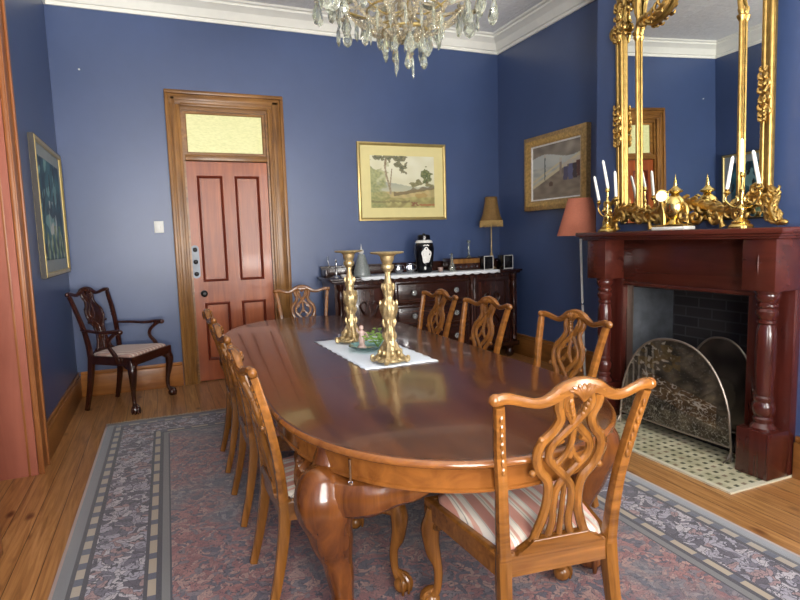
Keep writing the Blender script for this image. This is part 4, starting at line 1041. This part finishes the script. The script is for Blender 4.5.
# ------------------------------------------------------------------ mantel ornaments
def tilt(o, p0, p1):
    d = Vector(p1)-Vector(p0); o.location = p0
    o.rotation_euler = d.to_track_quat('Z', 'Y').to_euler()
def candelabrum(loc, cups, label, cl, gl):
    t = thing('candelabrum', label, 'candelabrum', loc, 0, 'brass candelabra on the mantel')
    cy_ = loc[1]
    MB().lathe([(.062, 0), (.064, .010), (.058, .018), (.045, .026), (.048, .034), (.028, .048), (.014, .06), (.012, .075)], n=26).build('base', 'gold_bright', t)
    mid = cups[1]; zt = mid[2]-loc[2]
    MB().lathe([(.012, .07), (.022, .09), (.024, .11), (.010, .13), (.014, .15), (.009, .17), (.012, .2), (.016, .215), (.008, .23), (.008, zt-.03), (.018, zt-.02), (.014, zt-.008), (.014, zt)], n=20, c=(0, 0, 0)).build('stem', 'gold_bright', t)
    for k in (0, 2):
        c = Vector(cups[k])-Vector(loc); s_ = 1 if c.y > 0 else -1
        m = MB(); m.sweep([(0, 0, .14), (0, s_*.03, .115), (0, c.y*.75, .13), (c.x, c.y+s_*.008, c.z-.06), (c.x, c.y, c.z-.03)], [.006, .006, .0065, .006, .006], 8, up=(1, 0, 0), smooth=4)
        scroll(m, 0, (s_*.035, .155), .02, PI/2, .9, .25, .006, s_)
        m.build('arm', 'gold_bright', t)
        MB().lathe([(.008, -.035), (.02, -.02), (.011, -.012), (.014, 0)], n=18, c=tuple(c)).build('candle_cup', 'gold_bright', t)
    for (c, tip, lb) in zip(cups, cl, gl):
        L_ = (Vector(tip)-Vector(c)).length
        o = MB().lathe([(.0105, 0), (.0105, L_*.4), (.0095, L_*.93), (.004, L_*.985), (.0008, L_)], n=14).build('taper_candle', 'candle')
        tilt(o, c, tip); tag(o, lb, 'candle', 'white candles on the mantel')
MX = 3.0
candelabrum((MX, 3.25, ZM), [(MX, 3.336, 1.630), (MX, 3.246, 1.712), (MX, 3.166, 1.645)], 'three-branch brass candelabrum at the far left end of the mantel, beside the coral lampshade',
    [(MX, 3.388, 1.812), (MX, 3.300, 1.917), (MX, 3.180, 1.825)],
    ['leftmost white candle of the left candelabrum, leaning left', 'tallest middle white candle of the left candelabrum', 'right white candle of the left candelabrum, nearly upright'])
candelabrum((MX, 2.215, ZM), [(MX, 2.307, 1.620), (MX, 2.222, 1.707), (MX, 2.118, 1.634)], 'three-branch brass candelabrum at the near right end of the mantel',
    [(MX, 2.277, 1.803), (MX, 2.226, 1.892), (MX, 2.160, 1.818)],
    ['left white candle of the right candelabrum, leaning right', 'tall middle white candle of the right candelabrum', 'right white candle of the right candelabrum, leaning left'])
# clock
ck_ = thing('mantel_clock', 'small ornate gilt mantel clock with round white dial and urn finial', 'clock', (3.02, 2.70, ZM))
m = MB(); m.box(-.05, .05, -.135, .12, 0, .022, .006); m.build('plinth', 'lacewhite', ck_)
m = MB(); m.box(-.045, .045, -.125, .11, .022, .036, .005).lathe([(.055, .036), (.04, .05), (.03, .07)], n=24, c=(0, -.02, 0)); m.build('base', 'gold_bright', ck_)
m = MB(); m.lathe([(.02, .065), (.045, .08), (.062, .115), (.066, .15), (.056, .19), (.03, .215), (.022, .225)], n=28, c=(0, -.02, 0)); m.build('case', 'gold_bright', ck_)
m = MB(); m.lathe([(.02, .225), (.044, .238), (.046, .246), (.024, .262), (.012, .275), (.010, .30), (.004, .33), (.001, .35)], n=22, c=(0, -.02, 0)); m.build('finial', 'gold_bright', ck_)
for q in (-1, 1):
    m = MB(); scroll(m, -.01, (-.02+q*.085, .085), .035, PI/2, .9, .3, .012, q); m.sweep([(0, -.02+q*.05, .17), (-.005, -.02+q*.085, .15), (0, -.02+q*.095, .11), (0, -.02+q*.08, .05)], [.008, .012, .012, .014], 8, up=(1, 0, 0), smooth=3)
    m.build('mount', 'gold', ck_)
R_ = Matrix.Rotation(math.radians(41), 3, 'Z') @ Matrix.Rotation(-PI/2, 3, 'Y')
dc = (-.055, .035, .215)
MB().lathe([(.03, -.02), (.038, -.012), (.041, 0), (.041, .006), (.035, .009), (.034, .004), (.001, .004)], n=28, mtx=R_, c=dc).build('dial_case', 'gold_bright', ck_)
d_ = MB().lathe([(.033, .004), (.033, .006), (.0005, .0065)], n=28, mtx=R_, c=dc).build('dial', 'candle', ck_)
m = MB()
for a, l_ in ((.6, .024), (-1.9, .017)):
    m.sweep([Vector(dc)+R_@Vector((0, 0, .0085)), Vector(dc)+R_@Vector((l_*math.cos(a), l_*math.sin(a), .0085))], .0013, 5)
for k in range(12):
    a = 2*PI*k/12; m.ball(Vector(dc)+R_@Vector((.028*math.cos(a), .028*math.sin(a), .0066)), .0016, 5, 4)
m.build('hands', 'black', d_)
m = MB().sweep([Vector(dc)+Vector((0, 0, -.035)), (-.04, .03, .12), (-.03, .035, .036)], [.012, .016, .02], 10, smooth=3); m.build('dial_support', 'gold', ck_)

# ------------------------------------------------------------------ floor lamp
fl = thing('floor_lamp', 'slim floor lamp with a coral cone shade between sideboard and fireplace', 'lamp', (3.575, 4.14, 0))
top_ = Vector((-.075, 0, 1.70))
MB().lathe([(.13, 0), (.13, .008), (.11, .016), (.03, .022), (.014, .04)], n=30).build('base', 'silver', fl)
m = MB(); m.sweep([(0, 0, .03), top_*.3, top_*.6, top_*.95], .0105, 10, up=(0, 1, 0)); m.build('pole', 'lacewhite', fl)
m = MB(); p = top_*.185; m.ball(p, (.026, .026, .024), 14, 10); m.build('glass_knop', 'lacewhite', fl)
m = MB(); p = top_*.44; m.ball(p, (.012, .012, .02), 10, 8); m.build('joint', 'silver', fl)
m = MB(); rr = [[Vector((top_.x+.006+r*math.cos(2*PI*j/48), r*math.sin(2*PI*j/48), z)) for j in range(48)] for r, z in ((.198, 1.372), (.199, 1.376), (.105, 1.70), (.104, 1.704))]
m.rings(rr, False, False); o = m.build('lamp_shade', 'shade_red', fl); so = o.modifiers.new('t', 'SOLIDIFY'); so.thickness = .003
m = MB()
for k in range(3):
    a = 2*PI*k/3+.5; m.sweep([(top_.x, 0, 1.62), (top_.x+.106*math.cos(a), .106*math.sin(a), 1.695)], .002, 5)
m.build('shade_carrier', 'dark_metal', fl)

# ------------------------------------------------------------------ pictures
def art_landscape(u, v):
    n1, n2, n3 = nz(u, v, 5, 1), nz(u, v, 13, 2), nz(u, v, 28, 3)
    c = mixc((214, 210, 178), (224, 222, 196), .5+n1)
    hill = .46+.05*math.sin(u*5+1)+.02*n2
    if v < hill: c = mixc((164, 168, 150), (186, 184, 156), .5+n1)
    slope = .30+.16*max(0, u-.45)+.03*n1
    if v < slope: c = mixc((196, 176, 122), (172, 158, 108), .5+n2)
    if v < .20+.03*n1: c = mixc((176, 168, 108), (148, 138, 88), .5+n2*1.5)
    # green bush at the left
    f = (.24-u)/.10+n2*1.6
    if f > 0 and v < .80+.15*n1: c = mixc(c, mixc((126, 134, 84), (162, 162, 104), .5+n3), min(.8, .35+f*.3))
    # dark wash running down the slope
    d = abs(v-(.18+.22*u+.02*n2))
    if u > .35 and d < .035+.03*n2: c = mixc(c, (104, 90, 64), .65)
    if u < .6 and abs(v-.13-.04*n1) < .02+.02*n3: c = mixc(c, (112, 100, 66), .5)
    # gum tree: trunks
    tx = .265+.035*math.sin(v*6)
    if abs(u-tx) < .016+.006*n2 and .26 < v < .97: c = mixc((132, 116, 88), (176, 162, 132), .5+n3)
    tx2 = .29+.10*(v-.35)
    if abs(u-tx2) < .008 and .35 < v < .75: c = (150, 134, 104)
    # gum foliage in ragged clumps
    for cu, cv, ru, rv in ((.12, .96, .12, .05), (.28, .97, .14, .05), (.44, .93, .13, .08), (.50, .80, .07, .13), (.40, .86, .06, .06)):
        if ((u-cu)/ru)**2+((v-cv)/rv)**2 < 1+2.2*n2+1.4*n3: c = mixc((96, 98, 74), (134, 130, 98), .5+n3*1.5)
    if ((u-.87)/.085)**2+((v-.62)/.14)**2 < 1+1.1*n2+.8*n3: c = mixc((88, 98, 62), (126, 130, 86), .5+n3*1.5)
    if abs(u-.875) < .008 and .42 < v < .52: c = (104, 86, 60)
    for cu, cv, ru, rv in ((.70, .46, .10, .05), (.74, .50, .05, .05), (.92, .44, .08, .03)):
        if ((u-cu)/ru)**2+((v-cv)/rv)**2 < 1+1.8*n2: c = mixc((118, 116, 80), (150, 144, 104), .5+n3)
    if ((u-.78)/.10)**2+((v-.24)/.05)**2 < 1+1.2*n2: c = mixc(c, (172, 142, 84), .7)
    if .62 < u < .75 and abs(v-.075) < .04 and n3 > -.05: c = mixc(c, (134, 84, 60), .8)
    if u > .75 and abs(v-.055) < .018+.01*n3: c = (168, 116, 74)
    return c
def art_harbour(u, v):
    c = mixc((182, 186, 182), (198, 200, 192), .5+nz(u, v, 3))
    if v > .78+.05*math.sin(u*6): c = mixc((118, 110, 100), (168, 156, 140), .5+nz(u, v, 6, 3))
    if v < .60: c = mixc((168, 172, 166), (206, 202, 186), .5+nz(u, v*3, 6, 2))
    q = v-(.10+.5*u)
    if q < .12 and v < .58: c = mixc((124, 112, 98), (150, 136, 120), .5+nz(u, v*2, 7, 5))
    if abs(q-.14) < .03 or (abs(q-.24) < .02 and u < .6): c = (208, 196, 160)
    for a, w, h0, h1, cc in ((.70, .045, .30, .62, (86, 82, 106)), (.80, .05, .30, .66, (96, 98, 132)), (.88, .04, .32, .66, (70, 62, 66)), (.95, .04, .34, .70, (98, 66, 60)), (.6, .02, .40, .72, (150, 132, 120)), (.27, .012, .35, .85, (90, 100, 96))):
        if abs(u-a) < w*(1+.6*nz(u, v, 14)) and h0 < v < h1: c = cc if v < h1-.08 else (196, 186, 170)
    if (u-.4)**2+(v-.27)**2 < .002: c = (96, 74, 58)
    return c
def art_abstract(u, v):
    k = nz(u, v*1.6, 3.5, 1)+.5*nz(u, v, 9, 2)
    c = mixc((28, 60, 76), (58, 112, 118), .5+k)
    if nz(u, v*1.3, 5, 7) > .22: c = mixc(c, (150, 190, 180), .7)
    if nz(u*2, v*.8, 6, 3) > .3: c = (22, 34, 40)
    if v < .35 and nz(u*2, v, 5, 9) > .05: c = mixc((88, 116, 66), (180, 190, 160), .5+nz(u, v, 14))
    if .3 < u < .7 and .25 < v < .6 and nz(u*3, v, 5, 5) > .15: c = (196, 200, 190)
    return c
# back wall landscape
pw = thing('framed_landscape', 'framed pale watercolour landscape with gum trees above the sideboard', 'picture', (2.566, YB, 2.02))
MB().frame((-.534, .534, -.425, .425), (-.500, .500, -.392, .392), 'Y', -.0, -.034, .15).build('frame', 'frame_thin', pw)
MB().box(-.505, .505, -.016, -.004, -.397, .397).build('mount', 'mat_cream', pw)
MB().frame((-.400, .400, -.297, .297), (-.388, .388, -.285, .285), 'Y', -.016, -.020, 0).build('mount_bevel', 'mat_cream', pw)
plate('painting', 'Y', -.018, -.39, .39, -.287, .287, 170, 126, art_landscape, pw, thick=.002)
# right wall harbour scene (along Y; u runs away->near i.e. photo left to right)
ph = thing('framed_beach_scene', 'gold framed painting of figures on a pier on the right wall beside the mirror', 'picture', (XR, 4.875, 2.04))
MB().frame((-.50, .50, -.39, .39), (-.40, .40, -.29, .29), 'X', -.0, -.055, .25).build('frame', 'frame_gold', ph)
MB().frame((-.405, .405, -.295, .295), (-.385, .385, -.275, .275), 'X', -.02, -.034, .1).build('inner_slip', 'lacewhite', ph)
plate('painting', 'X', -.018, .39, -.39, -.28, .28, 110, 80, art_harbour, ph, thick=.002)
# left wall abstract
pa = thing('framed_abstract', 'teal and dark green abstract painting in a thin gold frame on the left wall', 'picture', (XL, 5.27, 1.69))
m = MB(); m.frame((-.575, .575, -.50, .50), (-.545, .545, -.47, .47), 'X', .0, .04, .05); m.build('frame', 'frame_thin', pa)
m = MB(); m.box(.002, .036, -.583, -.575, -.505, .505).box(.002, .036, .575, .583, -.505, .505).box(.002, .036, -.575, .575, -.508, -.5).box(.002, .036, -.575, .575, .5, .508); m.build('frame_edge', 'frame_dark', pa)
MB().box(.004, .022, -.547, .547, -.472, .472).build('mount', 'mat_grey', pa)
plate('painting', 'X', .0245, -.44, .44, -.38, .38, 90, 90, art_abstract, pa, thick=.002)
# switch and nail
sw = thing('light_switch', 'small white double light switch on the wall left of the door', 'light switch', (.007, YB, 1.57))
MB().box(-.042, .042, -.008, 0, -.056, .056, .003).build('plate', 'white', sw)
for x in (-.018, .018): MB().box(x-.008, x+.008, -.014, -.006, -.014, .014, .003).build('toggle', 'white', sw)
nl = MB().lathe([(.003, -.002), (.003, .012), (.009, .014), (.007, .019), (.0005, .02)], n=12, mtx=Matrix.Rotation(PI/2, 3, 'X')).build('picture_hook', 'white'); nl.location = (-.555, YB, 2.98)
tag(nl, 'tiny white picture hook high on the blue wall left of the door', 'hook')

# ------------------------------------------------------------------ chandelier
ch = thing('chandelier', 'large crystal chandelier with hanging drops above the table', 'chandelier', (1.33, 3.0, 0))
m = MB(); m.sweep([(0, 0, ZC), (0, 0, 3.1)], .008, 8); m.lathe([(.0005, ZC), (.07, ZC), (.06, ZC-.03), (.02, ZC-.05), (.008, ZC-.06)], n=24)
m.lathe([(.008, 3.15), (.03, 3.1), (.05, 3.04), (.02, 2.98), (.03, 2.9), (.05, 2.84), (.025, 2.78), (.03, 2.70), (.045, 2.66), (.03, 2.6), (.012, 2.54), (.02, 2.50), (.004, 2.47)], n=24); m.build('stem', 'crystal_amber', ch)
m = MB()
for r, z in ((.21, 2.63), (.36, 2.70), (.12, 2.53)): m.sweep([(r*math.cos(2*PI*k/40), r*math.sin(2*PI*k/40), z) for k in range(40)], .006, 8, closed=True)
for k in range(6):
    a = 2*PI*k/6+.2; m.sweep([(0, 0, 2.64), (.12*math.cos(a), .12*math.sin(a), 2.6), (.21*math.cos(a), .21*math.sin(a), 2.63), (.36*math.cos(a), .36*math.sin(a), 2.70)], .005, 6, smooth=3)
m.build('ring_frame', 'frame_thin', ch)
def facet_drop(w, h, d):      # kite-shaped flat pendant, top at 0
    m = MB(); b = m.bm; out = [(0, 0), (w*.32, -h*.22), (w*.5, -h*.58), (w*.34, -h*.86), (0, -h), (-w*.34, -h*.86), (-w*.5, -h*.58), (-w*.32, -h*.22)]
    inn = [(x*.55, (z+h*.55)*.55-h*.55) for x, z in out]
    vo = [b.verts.new((x, 0, z)) for x, z in out]
    for sy in (-1, 1):
        vi = [b.verts.new((x, sy*d, z)) for x, z in inn]
        for i in range(8): b.faces.new((vo[i], vo[(i+1) % 8], vi[(i+1) % 8], vi[i]))
        b.faces.new(vi)
    m.sweep([(0, 0, .03), (0, 0, .002)], .0012, 5); m.ball((0, 0, .018), .009, 6, 5)
    return m
src = {}
def pend(kind, p, a, mat='crystal', s=1.0):
    if kind not in src:
        if kind == 'kite': o = facet_drop(.065, .115, .010).build('crystal_pendant', mat, ch, smooth=False)
        elif kind == 'big': o = facet_drop(.085, .13, .012).build('crystal_pendant', mat, ch, smooth=False)
        elif kind == 'spear': o = MB().lathe([(.0008, 0), (.007, -.015), (.009, -.05), (.007, -.10), (.0008, -.125)], n=6).ball((0, 0, .01), .007, 6, 5).build('crystal_spear', mat, ch, smooth=False)
        else: o = MB().lathe([(.0008, 0), (.010, -.02), (.019, -.05), (.022, -.07), (.014, -.09), (.0008, -.10)], n=8).ball((0, 0, .012), .010, 8, 6).build('crystal_drop', mat, ch, smooth=False)
        src[kind] = o
    else:
        o = src[kind].copy(); COL.objects.link(o)
    o.location = p; o.rotation_euler = (0, 0, a); o.scale = (s, s, s)
n_arm = 10
beads = MB()
def chain(p, q, sag, n):
    p, q = Vector(p), Vector(q)
    for i in range(n+1):
        w = i/n; c = p.lerp(q, w); c.z -= sag*4*w*(1-w); beads.ball(c, .010 if i % 3 else .0135, 6, 4)
for k in range(n_arm):
    a = 2*PI*k/n_arm+.16; e = Vector((math.cos(a), math.sin(a), 0))
    MB().sweep([e*.03+Vector((0, 0, 2.72)), e*.16+Vector((0, 0, 2.66)), e*.32+Vector((0, 0, 2.68)), e*.43+Vector((0, 0, 2.74)), e*.445+Vector((0, 0, 2.80))], [.009, .008, .008, .007, .008], 8, smooth=4).build('arm', 'crystal_amber', ch)
    c = e*.445+Vector((0, 0, 2.80))
    MB().lathe([(.008, -.01), (.03, .0), (.058, .012), (.060, .016), (.028, .008), (.012, .012)], n=20, c=c).build('drip_pan', 'crystal', ch)
    MB().lathe([(.011, .01), (.011, .10), (.004, .105), (.008, .12), (.004, .145), (.0005, .15)], n=12, c=c).build('candle_bulb', 'candle', ch)
    for q in range(4):
        b_ = a+(q-1.5)*1.5; pp_ = c+Vector((math.cos(b_), math.sin(b_), 0))*.055
        zt = 2.70 if q in (1, 2) else 2.73
        pend('kite' if q % 2 else 'big', (pp_.x, pp_.y, zt-.03*(k % 2)), b_+PI/2, s=.95)
        chain((pp_.x, pp_.y, 2.815), (pp_.x, pp_.y, zt-.0), 0, 4)
    nx_ = Vector((math.cos(a+2*PI/n_arm), math.sin(a+2*PI/n_arm), 0))*.43
    chain(e*.43+Vector((0, 0, 2.76)), nx_+Vector((0, 0, 2.76)), .10, 18)
    chain(e*.36+Vector((0, 0, 2.70)), e*.12+Vector((0, 0, 2.54)), .05, 16)
    chain(e*.21+Vector((0, 0, 2.63)), e*.03+Vector((0, 0, 2.49)), .04, 12)
for k in range(16):
    a = 2*PI*k/16; pend('spear', (.21*math.cos(a), .21*math.sin(a), 2.605), a)
for k in range(14):
    a = 2*PI*k/14+.1; pend('drop' if k % 2 else 'kite', (.36*math.cos(a), .36*math.sin(a), 2.665), a+PI/2, s=1.05)
for k in range(9):
    a = 2*PI*k/9+.3; pend('drop' if k % 3 else 'kite', (.12*math.cos(a), .12*math.sin(a), 2.49), a+PI/2); chain((.12*math.cos(a), .12*math.sin(a), 2.53), (.12*math.cos(a), .12*math.sin(a), 2.5), 0, 2)
for k, (x, y, z) in enumerate(((-.07, -.02, 2.40), (0, -.03, 2.42), (.05, .02, 2.41), (.10, -.02, 2.43), (-.03, .05, 2.45))):
    pend('drop' if k % 2 else 'spear', (x, y, z), k, s=1.0); chain((x*.7, y*.7, 2.51), (x, y, z+.012), 0, 4)
tag(beads.build('bead_chains', 'crystal_amber', ch, ang=60), kind='stuff')

# ------------------------------------------------------------------ daylight, added ceiling fill and camera
W = bpy.data.worlds.new('sky'); S.world = W; W.use_nodes = True
nt = W.node_tree; bg = nt.nodes['Background']
sky = nt.nodes.new('ShaderNodeTexSky'); sky.sky_type = 'NISHITA'; sky.sun_disc = False; sky.sun_elevation = math.radians(40); sky.sun_rotation = math.radians(200)
nt.links.new(sky.outputs[0], bg.inputs[0]); bg.inputs[1].default_value = .25
for (a, b), pw_, cl in zip(WIN, (160, 140), ((1, .97, .93), (1, .97, .93))):
    for nm, k_, z_, sy_, tilt_ in (('window_daylight', 1.0, (WZ0+WZ1)/2, WZ1-WZ0, 0), ('ceiling_fill', 2.3, WZ0-.05, 1.0, 48)):  # the upward-tilted second lamp is an added fill to brighten the ceiling
        ld = bpy.data.lights.new(nm, 'AREA'); ld.shape = 'RECTANGLE'; ld.size = b-a; ld.size_y = sy_; ld.energy = pw_*k_; ld.color = cl
        lo_ = bpy.data.objects.new(nm, ld); COL.objects.link(lo_); lo_.location = ((a+b)/2, YN-(.28 if not tilt_ else .75), z_); lo_.rotation_euler = (PI/2+math.radians(tilt_), 0, 0)
        lo_['kind'] = 'structure'
f_, ya_, pi_, ro_ = 568.88, .39524, .10901, -.02929
cyw, syw = math.cos(ya_), math.sin(ya_); cp, sp = math.cos(pi_), math.sin(pi_)
Fv = Vector((syw*cp, cyw*cp, -sp)); Rv = Vector((cyw, -syw, 0)); Uv = Rv.cross(Fv)
R2 = Rv*math.cos(ro_)+Uv*math.sin(ro_); U2 = Uv*math.cos(ro_)-Rv*math.sin(ro_)
cd = bpy.data.cameras.new('camera'); cam = bpy.data.objects.new('camera', cd); COL.objects.link(cam)
mt = Matrix((R2, U2, -Fv)).transposed().to_4x4(); mt.translation = (0, 0, 1.40); cam.matrix_world = mt
cd.sensor_fit = 'HORIZONTAL'; cd.sensor_width = 36; cd.lens = f_/800*36; cd.clip_start = .05
S.camera = cam
vs_ = S.view_settings; vs_.view_transform = 'Standard'; vs_.look = 'None'; vs_.exposure = 0.0; vs_.gamma = 1; vs_.use_curve_mapping = False
